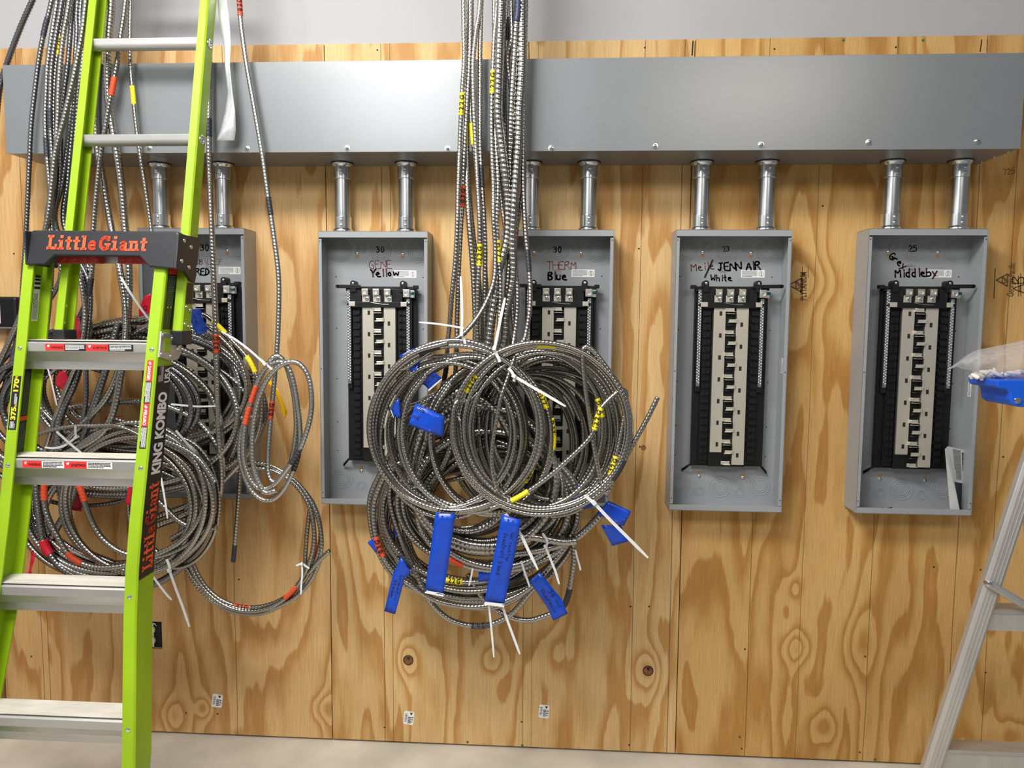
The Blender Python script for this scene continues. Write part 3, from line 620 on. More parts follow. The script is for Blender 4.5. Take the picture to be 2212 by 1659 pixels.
# --- central bundle: strand down from above, then its coil
cable('c1', 'thin silver armored cable, leftmost strand of the central bundle', [(995, -260, .31), (1001, 0, .31), (1002, 70, .31), (1003, 130, .31), (999, 190, .31), (996, 250, .31), (993, 320, .31), (990, 400, .32), (988, 480, .33), (984, 560, .33), (976, 640, .33), (968, 730, .32), (950, 850, .30)]
      + coil(1000, 1000, 150, 150, 2.2, .26, .22, 1, .05, 190), SM, PS, None, GC)
cable('c3', 'thin silver armored cable with a red marker below the wireway, central bundle', [(1008, -260, .30), (1016, 0, .30), (1014, 130, .30), (1008, 240, .30), (1002, 350, .30), (999, 430, .295), (995, 500, .30), (990, 600, .31), (987, 700, .31), (986, 760, .31), (975, 880, .28), (930, 1000, .25)]
      + coil(1030, 1125, 205, 160, 2.6, .22, .19, 2, .05, 175), SM, PS, None, GC)
cable('c2', 'thin silver armored cable second from left at the top of the central bundle', [(1006, -260, .285), (1010, 0, .285), (1008, 120, .285), (1006, 240, .28), (1008, 330, .27), (1014, 420, .26), (1024, 520, .26), (1036, 620, .27), (1040, 720, .28), (1030, 800, .28), (960, 900, .27)]
      + coil(1010, 1090, 185, 165, 2.4, .21, .18, 33, .06, 170), SM, PS, None, GC)
cable('c13', 'medium armored cable bowing right of the red marker, central bundle', [(1014, -260, .275), (1014, 60, .275), (1009, 200, .275), (1008, 330, .28), (1009, 390, .29), (1011, 440, .30), (1015, 500, .31), (1022, 580, .31), (1026, 660, .31), (1027, 730, .31), (1020, 800, .31), (960, 860, .32), (900, 960, .31)]
      + coil(1040, 1080, 170, 140, 2.1, .29, .26, 3, .05, 165), MD, PM, None, GC)
cable('c4', 'thin armored cable with a yellow marker beside the panel marked Yellow, central bundle', [(1046, -260, .31), (1037, 0, .31), (1028, 70, .31), (1022, 140, .31), (1024, 240, .31), (1028, 320, .31), (1032, 400, .32), (1036, 480, .33), (1036, 550, .33), (1032, 620, .33), (1030, 700, .33), (1022, 780, .33), (930, 860, .33)]
      + coil(990, 935, 140, 160, 2.3, .35, .31, 4, .06, 165), SM, PS, None, GC)
cable('c5', 'thin armored cable with black tape just below the wireway, central bundle', [(1048, -260, .295), (1038, 60, .295), (1037, 200, .295), (1037, 300, .30), (1040, 380, .305), (1045, 460, .31), (1048, 540, .31), (1047, 620, .31), (1048, 720, .31), (1050, 800, .29), (1000, 960, .25)]
      + coil(1050, 1130, 185, 155, 2.3, .21, .18, 5, .06, 160), SM, PS, None, GC)
cable('c6', 'thin armored cable hidden behind the yellow marked strand, central bundle', [(1020, -260, .28), (1018, 100, .28), (1017, 240, .285), (1024, 320, .29), (1034, 420, .285), (1044, 520, .285), (1052, 640, .28), (1062, 740, .28), (1068, 800, .27), (1040, 900, .25)]
      + coil(1120, 960, 130, 150, 2.2, .2, .17, 36, .06, 160), SM, PS, None, GC)
cable('c7', 'thin armored cable with yellow marker across the wireway, sweeping left into the front coil', [(1085, -260, .325), (1074, 0, .325), (1068, 80, .325), (1065, 150, .325), (1062, 250, .325), (1063, 330, .325), (1066, 400, .33), (1066, 470, .34), (1070, 540, .34), (1068, 600, .35), (1056, 640, .36), (1040, 672, .37), (1018, 703, .385), (990, 730, .40), (940, 752, .41), (880, 792, .42)]
      + coil(985, 922, 183, 182, 2.3, .42, .39, 7, .018, 140), SM, PS, None, GC)
cable('c14', 'thin armored cable with a yellow marker beside the panel marked Blue, central bundle', [(1068, -260, .31), (1068, 100, .31), (1068, 240, .31), (1072, 320, .32), (1076, 400, .325), (1073, 480, .33), (1077, 550, .335), (1081, 620, .34), (1079, 680, .345), (1074, 740, .36), (1050, 790, .39), (1010, 850, .41), (990, 900, .42)]
      + coil(1175, 925, 184, 178, 2.4, .43, .40, 14, .02, 175), SM, PS, None, GC)
cable('c17', 'thin armored cable running just right of the thick ribbed strand, central bundle', [(1094, -260, .275), (1088, 60, .275), (1082, 240, .28), (1080, 330, .28), (1084, 430, .28), (1094, 520, .30), (1101, 600, .31), (1108, 680, .31), (1112, 750, .31), (1100, 830, .31), (1040, 880, .33)]
      + coil(1185, 935, 150, 160, 2.5, .30, .27, 17, .05, 170), SM, PS, None, GC)
cable('c8', 'thickest ribbed armored cable, in front at the middle of the central bundle', [(1092, -260, .35), (1083, 0, .35), (1080, 80, .35), (1078, 160, .345), (1076, 240, .34), (1082, 300, .335), (1091, 370, .33), (1097, 440, .32), (1095, 520, .32), (1075, 590, .33), (1068, 640, .335), (1060, 700, .34), (1050, 760, .34), (1010, 830, .345), (940, 880, .35), (900, 960, .35)]
      + coil(1040, 1030, 150, 150, 1.6, .34, .30, 8, .05, 175), XL, PB, None, GC)
cable('c9', 'thin dark armored cable with blackened stretch above the wireway, central bundle', [(1106, -260, .265), (1101, 0, .265), (1098, 60, .265), (1094, 110, .265), (1090, 180, .265), (1092, 280, .265), (1100, 400, .27), (1104, 500, .285), (1105, 600, .29), (1094, 680, .29), (1088, 760, .29), (1040, 860, .30)]
      + coil(1165, 940, 165, 165, 2.3, .27, .24, 9, .05, 170), SM, PS, M_steel2, GC)
cable('c10', 'thin armored cable crossing behind the navy taped strand, central bundle', [(1104, -260, .29), (1105, 0, .29), (1106, 80, .29), (1098, 130, .28), (1104, 200, .28), (1102, 300, .29), (1100, 400, .295), (1104, 480, .30), (1112, 560, .31), (1118, 640, .32), (1112, 720, .33), (1092, 790, .36), (1030, 850, .38)]
      + coil(1160, 930, 150, 172, 2.2, .38, .35, 10, .035, 170), SM, PS, None, GC)
cable('c11', 'medium armored cable with navy tape at the top of the central bundle', [(1124, -260, .335), (1120, 0, .335), (1116, 50, .335), (1112, 120, .33), (1107, 200, .33), (1104, 280, .325), (1101, 360, .31), (1104, 430, .31), (1108, 500, .315), (1098, 600, .31), (1091, 700, .31), (1080, 780, .31), (1000, 900, .31), (960, 1000, .31)]
      + coil(1080, 1100, 165, 130, 2.0, .30, .27, 11, .05, 170), BG, PM, None, GC)
cable('c12', 'thick armored cable on the right edge of the central bundle above the wireway', [(1134, -260, .33), (1128, 0, .33), (1128, 80, .33), (1127, 160, .33), (1122, 240, .33), (1120, 310, .33), (1115, 380, .33), (1110, 450, .33), (1107, 520, .325), (1108, 600, .32), (1092, 680, .315), (1085, 750, .31), (1030, 840, .31), (945, 900, .32), (905, 990, .32)]
      + coil(1050, 1060, 150, 122, 1.45, .32, .33, 12, .04, 175)[:-1]+[(1215, 1170, .34), (1246, 1168, .345)], XL, PB, None, GC)
cable('c15', 'thin armored cable with red marker in front of the top corner of the Blue panel', [(1136, -260, .30), (1130, 100, .30), (1130, 230, .30), (1133, 300, .30), (1132, 380, .30), (1124, 450, .30), (1117, 490, .295), (1112, 530, .28), (1104, 600, .26), (1098, 680, .26), (1100, 760, .26), (1060, 860, .27)]
      + coil(1190, 950, 140, 150, 2.3, .22, .19, 15, .06, 170), SM*.9, PS, None, GC)
cable('c16', 'thin armored cable with black tape hanging alone in front of the Blue panel', [(1140, -260, .315), (1134, 100, .315), (1131, 260, .315), (1130, 380, .315), (1133, 460, .32), (1136, 510, .325), (1141, 560, .33), (1145, 620, .34), (1144, 670, .35), (1136, 720, .36), (1128, 740, .37), (1085, 790, .40), (1020, 860, .42)]
      + coil(1170, 922, 192, 184, 1.75, .455, .45, 16, .012, 165)+[(1300, 1050, .455), (1335, 1015, .455), (1370, 955, .455), (1398, 905, .455), (1421, 858, .455)], SM, PS, None, GC)
# --- extra loops in front of and below the coil
cable('f1', 'thin armored cable crossing the right coil as a straight chord', coil(1176, 924, 176, 174, 1.1, .44, .44, 41, .015, 300)+[(1352, 850, .445), (1300, 880, .46), (1278, 940, .465), (1225, 995, .465), (1165, 1045, .46), (1105, 1082, .455), (1060, 1098, .45)], SM, PS, None, GC)
cable('f2', 'thin armored cable hanging as a near vertical line inside the coil hole', [(1112, 770, .43), (1098, 812, .44), (1082, 860, .45), (1070, 920, .45), (1062, 980, .45), (1066, 1030, .45), (1085, 1075, .445), (1130, 1100, .44)]+coil(1178, 930, 162, 168, 1.3, .43, .41, 42, .02, 280), SM*.85, PS, None, GC)
cable('f3', 'thin armored cable looping widest at the left of the central coil', coil(985, 925, 184, 182, 1.35, .435, .42, 43, .012, 95)+[(850, 1040, .40), (885, 1085, .39), (960, 1110, .38)], SM, PS, None, GC)
cable('f4', 'medium armored cable of the dense strands at the lower left of the coil', coil(1015, 935, 150, 165, 2.1, .40, .37, 44, .02, 130), MD, PM, None, GC)
cable('f8', 'medium armored cable bunched inside the left half of the central coil', coil(1060, 945, 130, 160, 2.1, .385, .36, 48, .035, 130), MD, PM, None, GC)
cable('f5', 'medium armored cable with 8/3 G marker in the lowest loop of the central coil', [(850, 1010, .27), (842, 1080, .27), (868, 1170, .27), (905, 1250, .27), (930, 1300, .27), (975, 1340, .27), (1040, 1352, .27), (1100, 1330, .27), (1150, 1275, .27), (1205, 1225, .27), (1240, 1170, .27), (1245, 1100, .265), (1200, 1030, .26), (1120, 1000, .25)], MD, PM, None, GC)
cable('f6', 'medium armored cable of the lowest loop ending in black tape at the right', [(1010, 1240, .25), (1050, 1300, .25), (1095, 1330, .25), (1140, 1340, .25), (1180, 1330, .255), (1212, 1315, .26), (1226, 1290, .27), (1236, 1240, .28), (1240, 1190, .28), (1225, 1120, .27), (1180, 1080, .26)], MD, PM, None, GC)
cable('f7', 'thin armored cable of the lower left loops, beside the 10/3 G marker', [(900, 990, .33), (845, 1010, .33), (815, 1060, .33), (806, 1110, .33), (818, 1180, .33), (850, 1235, .33), (890, 1265, .33), (950, 1300, .32), (1040, 1310, .31), (1130, 1280, .3), (1200, 1210, .3), (1250, 1140, .29)], MD, PM, None, GC)
cable('f9', 'thick armored cable with a stub end below the right coil', [(870, 930, .30), (890, 1030, .30), (930, 1110, .30), (1000, 1165, .305), (1080, 1195, .31), (1160, 1190, .315), (1240, 1165, .32), (1290, 1120, .325), (1305, 1095, .33)], BG, PM, None, GC)
cable('g1', 'thin armored cable along the outermost lower left loop of the central coil', [(880, 900, .29), (832, 1000, .29), (800, 1070, .29), (800, 1130, .29), (815, 1190, .29), (850, 1245, .29), (905, 1280, .28), (980, 1308, .275), (1070, 1312, .27), (1150, 1270, .265), (1215, 1190, .26)], SM, PS, None, GC)
cable('g2', 'thin armored cable of the lower loops, second in from the left edge', coil(1022, 1128, 205, 172, 1.8, .245, .225, 52, .035, 150), SM, PS, None, GC)
cable('g3', 'medium armored cable of the lower loops behind the blank blue flag', coil(1010, 1105, 190, 165, 1.9, .26, .24, 53, .04, 150), MD, PM, None, GC)
CEN = [k for k in CABLES]
for k, x, y, c, tx in (('c4', 1036, 550, 'y', 1), ('c7', 1066, 177, 'y', 1), ('c14', 1077, 544, 'y', 1), ('c1', 999, 226, 'y', 1), ('c3', 999, 427, 'r', 1), ('c6', 1021, 290, 'y', 0), ('c5', 1041, 382, 'k', 0), ('c11', 1119, 22, 'n', 0), ('c16', 1143, 562, 'k', 0), ('c15', 1112, 520, 'r', 0), ('c9', 1098, 62, 'k', 0), ('c10', 1108, 548, 'n', 0), ('f5', 1041, 1352, 'k', 1), ('f6', 1225, 1290, 'k', 0), ('f7', 846, 1172, 'r', 1), ('c16', 1338, 1015, 'k', 0), ('f1', 1292, 905, 'y', 1), ('c1', 986, 800, 'k', 0), ('f3', 935, 778, 'k', 0)):
    band(CABLES[k], x, y, c, .058, tx)
FR = ['c14', 'c10', 'c16', 'f1', 'f2', 'c17', 'c7', 'f4']; BK = ['c3', 'c5', 'g2', 'g3', 'c11', 'g1']
for key, lab, co, r_, p_ in (
    ('h1', 'thick armored cable bunched in the left half of the coil behind the wide blue flag', (1000, 1000, 112, 148, 1.5, .33, .31, 91, .05, 120), XL, PB),
    ('h2', 'thick armored cable of the lower bunch between the two long blue flags', (1060, 1060, 165, 130, 1.4, .31, .29, 92, .05, 150), BG, PM),
    ('h3', 'thin armored cable dipping lowest behind the long blue flags', (1030, 1160, 190, 138, 1.9, .215, .2, 93, .05, 170), SM, PS),
    ('h4', 'thin armored cable filling the middle of the right coil', (1195, 930, 140, 168, 2.0, .33, .30, 94, .05, 60), SM, PS),
    ('h5', 'thin armored cable of the inner rings of the right coil', (1150, 950, 120, 140, 1.9, .26, .24, 95, .06, 20), SM, PS),
    ('h6', 'thin armored cable of the front rings of the left coil', (965, 940, 150, 165, 1.9, .40, .38, 96, .04, 100), SM, PS)):
    cable(key, lab, coil(*co), r_, p_, None, GC)
for ks, x, y, c, tx in ((['c10', 'c14', 'f2', 'f4', 'f8'], 1018, 828, 'y', 1), (['c10', 'f2', 'c16', 'c14', 'f8'], 1172, 862, 'y', 1), (['c10', 'c14', 'f2', 'f8'], 1211, 920, 'y', 1), (['c17', 'c9', 'c14', 'h4', 'c10'], 1250, 893, 'y', 1), (['f8', 'f4', 'f2'], 1155, 962, 'y', 0), (FR, 1150, 1025, 'y', 1), (FR, 1124, 1072, 'y', 0), (['c14', 'c16', 'f1'], 1318, 1005, 'y', 1), (['c9', 'c17', 'c10', 'c14'], 1240, 1076, 'y', 1), (BK, 1000, 1285, 'y', 0), (BK, 978, 1258, 'y', 1), (BK, 975, 1232, 'r', 0), (BK, 1105, 1292, 'r', 1), (['c6', 'c15', 'h5'], 1088, 1045, 'y', 0), (BK, 1115, 1255, 'k', 0), (['f7', 'g1', 'g3'], 905, 1180, 'k', 0), (FR, 1180, 745, 'y', 0), (['f8', 'f2'], 1230, 950, 'y', 0)):
    band(near(ks, x, y), x, y, c, .055, tx)
# --- bundle behind the ladder
cable('l1', 'thin armored cable slanting past the top left corner of the wireway', [(140, -160, .16), (75, -10, .15), (44, 60, .13), (16, 135, .11), (0, 190, .10), (-8, 260, .10)], MD, PS, M_steel2, GL_)
cable('l2', 'thin armored cable with black tape hanging left of the dense strands', [(165, -260, .25), (112, 0, .25), (97, 60, .25), (84, 130, .25), (75, 200, .25), (68, 265, .25), (64, 340, .25), (60, 430, .25), (56, 510, .25), (50, 600, .25), (42, 700, .25), (20, 800, .25), (-5, 880, .25), (-20, 960, .25)], SM, PS, M_steel2, GL_)
def left(key, label, xs, co, r=SM, p=PS, d=.25, seed=1, turns=2., m=None, jit=.05, extra=()):
    ys = (-260, 0, 70, 140, 200, 260, 330, 400, 490); pts = [(x, y, d) for x, y in zip(xs, ys)]+list(extra)
    cable(key, label, pts+coil(*co, turns, d+.0, d-.04, seed, jit, 178), r, p, m, GL_)
LA = (300, 840, 225, 140); LB = (258, 1085, 190, 142); LC = (255, 900, 290, 165)
left('l3', 'thin armored cable at the left edge of the strands behind the green rail', (165, 124, 113, 103, 100, 98, 101, 107, 112), LB, d=.262, seed=61, turns=2.2, extra=[(110, 620, .28), (90, 800, .29), (70, 980, .29)])
left('l4', 'thin armored cable, second of the strands behind the green rail, black tape low down', (170, 134, 122, 112, 109, 108, 112, 115, 112), LC, d=.268, seed=62, turns=1.6, m=M_steel2, extra=[(130, 600, .28), (60, 720, .26)])
left('l5', 'thin armored cable with yellow marker above the wireway, behind the green rail', (178, 141, 130, 121, 117, 116, 118, 118, 116), LA, d=.256, seed=63, turns=2., extra=[(160, 620, .28), (130, 740, .25)])
left('l6', 'thin armored cable in the middle of the strands left of the green rail', (186, 150, 138, 130, 126, 124, 120, 116, 104), LB, d=.275, seed=64, turns=2.1, extra=[(172, 600, .29), (178, 740, .31), (120, 900, .31)])
left('l7', 'medium armored cable crossing over the strands left of the green rail', (215, 186, 178, 165, 152, 138, 120, 112, 100), LC, MD, PM, .285, 65, 1.5, None, .05, [(60, 640, .27), (10, 760, .26)])
left('l8', 'thin armored cable near the green rail, among the dense strands at left', (192, 158, 152, 146, 138, 132, 130, 128, 120), LA, d=.25, seed=66, turns=2., m=M_steel2, extra=[(178, 600, .27), (186, 720, .27)])
left('l9', 'thin armored cable nearest the green rail among the dense strands at left', (200, 168, 166, 162, 158, 152, 144, 134, 122), LB, d=.245, seed=67, turns=2.1, m=M_steel2, extra=[(192, 610, .27), (186, 760, .30), (180, 900, .31), (120, 980, .3)])
left('l10', 'dark armored cable behind the dense strands at left', (205, 176, 174, 168, 162, 158, 152, 146, 140), LC, MD, PM, .24, 68, 1.6, M_steel2, .06, [(196, 600, .25), (140, 740, .24)])
left('l18', 'dark armored cable deepest among the dense strands at left', (210, 184, 182, 178, 170, 165, 160, 155, 150), LB, MD, PM, .235, 78, 1.6, M_steel2, .06, [(190, 600, .25), (160, 800, .26)])
left('l11', 'thick armored cable hanging straight between the green rails', (246, 241, 236, 232, 233, 240, 252, 262, 270), LB, BG, PM, .25, 69, 1.5, None, .05, [(278, 580, .27), (277, 660, .28), (268, 760, .3), (230, 860, .31), (140, 960, .31)])
left('l12', 'thin armored cable with red marker crossing between the green rails', (300, 272, 262, 252, 241, 230, 218, 210, 202), LA, SM*1.1, PS, .262, 70, 2., None, .05, [(199, 580, .27), (190, 660, .28), (186, 740, .28)])
left('l13', 'thin armored cable with yellow marker between the green rails', (285, 282, 281, 282, 287, 293, 302, 313, 326), LA, SM*.9, PS, .245, 71, 2., None, .05, [(338, 600, .26), (330, 700, .26), (200, 740, .26)])
left('l14', 'medium armored cable emerging under the lower ladder rung', (225, 215, 212, 208, 206, 206, 212, 224, 240), LB, BG*.95, PM, .235, 72, 1.8, None, .05, [(258, 580, .27), (272, 680, .29), (262, 800, .32), (225, 930, .33), (110, 1000, .32)])
cable('l15', 'thin armored cable with red marker hanging right of the ladder', [(452, -200, .24), (452, 60, .24), (452, 200, .24), (451, 280, .245), (453, 380, .25), (457, 480, .26), (461, 580, .27), (465, 680, .28), (467, 750, .285), (470, 860, .29), (473, 950, .29), (478, 1020, .28), (475, 1070, .27), (455, 1120, .26), (410, 1180, .26)]+coil(255, 1075, 198, 148, 1.3, .26, .24, 73, .03, -40, False), MD, PM, None, GL_)
cable('l16', 'armored cable end with black tape hanging loose right of the ladder', [(498, 780, .17), (512, 860, .18), (520, 940, .19), (517, 1040, .2), (512, 1120, .2), (504, 1213, .2)], SM, PS, None, GL_)
LCC = (594, 925, 66, 152)
cable('l17', 'armored cable with red tape at the top hanging alone, coiled beside the Yellow panel', [(505, -200, .25), (517, 0, .25), (522, 60, .25), (533, 140, .25), (549, 230, .25), (566, 330, .25), (580, 430, .25), (593, 520, .255), (602, 600, .26), (602, 680, .265), (598, 760, .27), (592, 830, .275), (585, 900, .28), (579, 980, .28), (580, 1025, .285), (592, 1042, .29), (612, 1030, .295)]
      + [(632, 985, .30), (640, 920, .30), (634, 850, .305), (618, 790, .31), (600, 769, .315), (582, 782, .32), (556, 830, .32), (534, 890, .32), (519, 950, .32), (520, 1000, .315), (540, 1055, .315), (570, 1080, .315), (600, 1072, .315), (628, 1030, .32), (648, 960, .325), (642, 870, .33), (626, 800, .335), (604, 782, .335), (570, 800, .33), (545, 860, .33), (528, 930, .33), (528, 1000, .33), (552, 1050, .33), (585, 1052, .33), (615, 1020, .34), (650, 965, .345), (672, 890, .35), (668, 820, .35), (645, 785, .35), (612, 786, .35), (580, 815, .35), (556, 870, .35), (545, 940, .345), (548, 1010, .34), (570, 1062, .34), (596, 1060, .34)], SM*1.08, PS, M_alu_arm, GL_)
cable('l19', 'armored cable of the large single coil low between ladder and Yellow panel', [(500, 1010, .24), (470, 1002, .24)]+coil(543, 1162, 146, 156, 2.75, .25, .235, 75, .045, 100, True)+[(660, 1235, .25), (690, 1210, .255), (712, 1190, .26)], SM, PS, None, GL_)
cable('t1', 'thick armored cable arcing out right of the ladder toward the panel, upper one', [(250, 700, .22), (320, 722, .225), (392, 759, .23), (430, 778, .23), (464, 806, .23), (490, 838, .23), (510, 880, .23), (512, 950, .23), (480, 1020, .23), (430, 1080, .23), (330, 1120, .23)], BG, PM, None, GL_)
cable('t2', 'thick armored cable arcing out right of the ladder, lower one', [(230, 745, .24), (320, 762, .245), (377, 785, .25), (418, 812, .25), (452, 848, .25), (470, 890, .25), (478, 960, .25), (465, 1040, .25), (420, 1100, .25), (300, 1150, .25)], BG, PM, None, GL_)
cable('t3', 'medium armored cable from the ladder sloping down across the open panel', [(150, 880, .26), (260, 868, .265), (340, 872, .27), (407, 898, .27), (445, 928, .27), (478, 985, .27), (475, 1060, .265), (440, 1120, .26), (370, 1165, .26)], MD*1.1, PM, None, GL_)
cable('t4', 'thin armored cable with two yellow markers arcing in front of the left panel', [(300, 690, .28), (360, 672, .28), (433, 678, .28), (465, 698, .28), (500, 734, .28), (538, 778, .285), (560, 830, .285), (565, 880, .285), (555, 940, .28), (520, 1000, .27), (440, 1080, .26)], SM, PS, None, GL_)
cable('t5', 'thin armored cable of the arcs in front of the left panel, innermost', [(260, 735, .27), (340, 694, .275), (410, 692, .275), (455, 712, .275), (497, 750, .275), (524, 795, .275), (532, 850, .275), (510, 900, .275), (471, 930, .275), (420, 952, .27), (360, 962, .265), (240, 965, .26)], SM, PS, None, GL_)
cable('t6', 'thin armored cable of the arcs in front of the left panel, lowest', [(250, 905, .262), (330, 935, .265), (390, 958, .268), (433, 950, .27), (480, 920, .272), (510, 905, .274), (560, 900, .276)], SM, PS, None, GL_)
cable('t7', 'thick armored cable slanting between the first and second ladder step', [(255, 700, .29), (238, 760, .30), (225, 810, .31), (205, 870, .315), (185, 930, .31), (172, 1010, .30), (150, 1090, .29), (100, 1180, .28)], BG, PM, M_steel2, GL_)
cable('t8', 'thick armored cable bending left between the first and second ladder step', [(190, 700, .28), (172, 790, .29), (158, 835, .30), (138, 880, .305), (126, 920, .31), (125, 990, .31), (135, 1080, .30), (175, 1180, .3), (250, 1220, .29)], BG, PM, M_steel2, GL_)
cable('t9', 'thick dark armored cable with a crimson wrap, between the lower ladder steps', [(75, 980, .29), (78, 1050, .295), (84, 1110, .30), (92, 1165, .30), (110, 1200, .30), (145, 1235, .30), (220, 1262, .29), (330, 1262, .28), (400, 1220, .27)], BG*1.05, PM, M_steel2, GL_)
cable('t10', 'armored cable with orange marker nearest the ladder between the lower steps', [(96, 1000, .34), (96, 1080, .345), (105, 1120, .35), (122, 1155, .35), (150, 1200, .35), (190, 1222, .35), (240, 1226, .35), (300, 1212, .34), (390, 1170, .33), (440, 1100, .32), (440, 1020, .31), (390, 950, .31), (320, 915, .32), (240, 922, .33), (170, 965, .33), (110, 1040, .33)], MD, PM, None, GL_)
cable('t11', 'armored cable with orange marker running diagonal between the lower steps', [(150, 1000, .33), (175, 1060, .33), (188, 1100, .33), (205, 1140, .33), (230, 1172, .33), (270, 1196, .33), (330, 1204, .325), (400, 1180, .32), (450, 1130, .315), (455, 1060, .31), (410, 990, .31), (350, 955, .32)], MD, PM, None, GL_)
cable('t12', 'thin armored cable crossing level above the second ladder step', [(40, 960, .33), (90, 935, .335), (150, 922, .34), (200, 920, .34), (260, 922, .34), (320, 950, .335), (380, 985, .33), (420, 1030, .32), (440, 1100, .31), (415, 1170, .305), (340, 1220, .3)], SM, PS, None, GL_)
cable('t13', 'thick armored cable leaving the frame at the left edge behind the ladder', [(-70, 860, .27), (-20, 815, .27), (20, 790, .265), (70, 770, .26), (140, 775, .255), (220, 800, .25)], BG, PM, M_steel2, GL_)
cable('t14', 'armored cable with a cut end poking out right of the ladder rail', [(300, 1040, .3), (350, 1090, .3), (390, 1128, .3), (430, 1142, .3), (468, 1139, .3)], MD, PM, None, GL_)
cable('t15', 'thin armored cable arching level just above the first ladder step', [(120, 790, .24), (160, 742, .24), (200, 716, .24), (245, 700, .24), (290, 706, .24), (340, 740, .24), (390, 800, .24)], SM, PS, M_steel2, GL_)
for i, (key, lab, co, r_, p_, mm) in enumerate((
    ('u1', 'thin armored cable coiled highest behind the first ladder step', (330, 830, 205, 130, 2.6, .235, .21, 81, .06, 30), SM, PS, None),
    ('u2', 'medium armored cable coiled across the gap below the first ladder step', (215, 880, 200, 120, 2.4, .29, .26, 82, .07, 60), MD, PM, M_steel2),
    ('u3', 'thin armored cable coiled widest at the left edge behind the ladder', (180, 900, 235, 175, 2.3, .22, .2, 83, .06, 80), SM, PS, M_steel2),
    ('u4', 'thin armored cable coiled in the gap below the second ladder step', (265, 1110, 180, 118, 2.8, .27, .24, 84, .07, 110), SM, PS, None),
    ('u5', 'medium armored cable coiled lowest behind the third ladder step', (235, 1095, 185, 150, 2.3, .31, .28, 85, .045, 150), MD, PM, None),
    ('u6', 'thin armored cable making the steep inner loops right of the ladder rail', (375, 1080, 90, 135, 2.6, .29, .27, 86, .07, 40), SM, PS, None),
    ('u7', 'medium armored cable making the outer loops right of the ladder rail', (300, 1085, 158, 150, 2.2, .33, .31, 87, .05, 20), MD, PM, None))):
    cable(key, lab, coil(*co), r_, p_, mm, GL_)
for k, x, y, c, tx in (('l2', 94, 56, 'k', 0), ('l5', 128, 98, 'y', 1), ('l4', 110, 258, 'k', 0), ('l3', 101, 318, 'k', 0), ('l12', 244, 187, 'r', 0), ('l13', 286, 207, 'y', 0), ('l15', 467, 742, 'r', 1), ('l15', 451, 275, 'k', 0), ('l16', 505, 1196, 'k', 0), ('l17', 519, 15, 'r', 1), ('l17', 583, 445, 'k', 0), ('l17', 585, 885, 'r', 1), ('l17', 552, 852, 'r', 0), ('l17', 540, 900, 'r', 0), ('l17', 636, 985, 'k', 0), ('l17', 645, 1000, 'k', 0), ('l19', 681, 1188, 'r', 0), ('l19', 618, 1271, 'r', 0), ('l19', 525, 1291, 'r', 1), ('t4', 474, 707, 'y', 0), ('t4', 543, 786, 'y', 0), ('t10', 158, 1210, 'r', 0), ('t10', 97, 1060, 'r', 0), ('t11', 180, 1065, 'r', 0), ('l12', 193, 620, 'k', 0), ('l13', 202, 700, 'y', 0)):
    band(CABLES[k], x, y, c, .056, tx)
def wrap(c, x, y, m, length, name='crimson_wrap'):
    o, W_, r, pitch = c; q = proj(W_); k = int(((q-np.array([x, y]))**2).sum(1).argmin()); n = int(length/.004/2); seg = W_[max(0, k-n):k+n]; tube_mesh(name, seg, r*1.12, pitch, m, o, rib=.03)
wrap(CABLES['t9'], 100, 1183, M_crim, .06)

# ------------------------------------------------------------------ zip ties
GZ = 'white zip ties holding the coils'
def zip_tie(label, tail, loop, wpx=5.5, d=.45, hd=True):
    """tail: pixels from head to tip; loop: pixels of the strap around the cables, ending at the head"""
    P = to_world([(x, y, d) for x, y in tail]); n = len(P); wd = wpx*(2.5-d)/1607
    mb = MB().strap(P, (0, -1, 0), [wd*(1 if i < n*.8 else 1-.55*(i-n*.8)/(n*.2)) for i in range(n)], .0014)
    if loop:
        q = [(x, y, d-.004-.03*math.sin(PI*i/(len(loop)-1))*0) for i, (x, y) in enumerate(loop)]
        mb.strap(to_world(q), (0, -1, 0), wd, .0014)
    o = mb.build('zip_tie', M_nylon); tag(o, label, 'zip tie', GZ)
    if hd:
        p = np.array(at(*tail[0], d)); t_ = Vector(P[min(3, n-1)]-P[0]).normalized(); b = t_.cross(Vector((0, -1, 0))).normalized(); k = MB(); h = wd*.85
        k.hexa([Vector(p)+t_*a*h*.9+b*c*h*.8+Vector((0, -.005, 0)) for a, c in ((-1, -1), (1, -1), (1, 1), (-1, 1))], [Vector(p)+t_*a*h*.9+b*c*h*.8+Vector((0, .004, 0)) for a, c in ((-1, -1), (1, -1), (1, 1), (-1, 1))])
        k.build('head', M_nylon, o, bevel=.0012)
    return o
zip_tie('white zip tie sticking straight up at the top left of the central coil', [(997, 722), (998, 680), (997, 640), (995, 597)], [(997, 724), (1003, 735), (1005, 748)], 5.5, .43)
zip_tie('white zip tie slanting up right above the middle of the central coil', [(1068, 752), (1076, 715), (1084, 675), (1091, 643)], [(1066, 754), (1074, 768), (1080, 782)], 6, .47)
zip_tie('white zip tie pointing left from the central bundle toward the Yellow panel', [(1002, 709), (975, 704), (940, 699), (905, 696)], [], 4, .37, False)
zip_tie('white zip tie lying diagonal across the upper right coil', [(1110, 812), (1145, 833), (1185, 856), (1222, 878)], [(1098, 795), (1106, 804), (1111, 815), (1110, 824)], 6, .475)
zip_tie('longest white zip tie, running down right past the blue flags', [(1283, 1086), (1315, 1120), (1358, 1163), (1400, 1205)], [(1264, 1070), (1275, 1080), (1285, 1088)], 7, .49)
zip_tie('white zip tie hanging just right of the Gas cooktop flag', [(1092, 1110), (1122, 1150), (1143, 1192), (1162, 1231)], [], 6.5, .455, False)
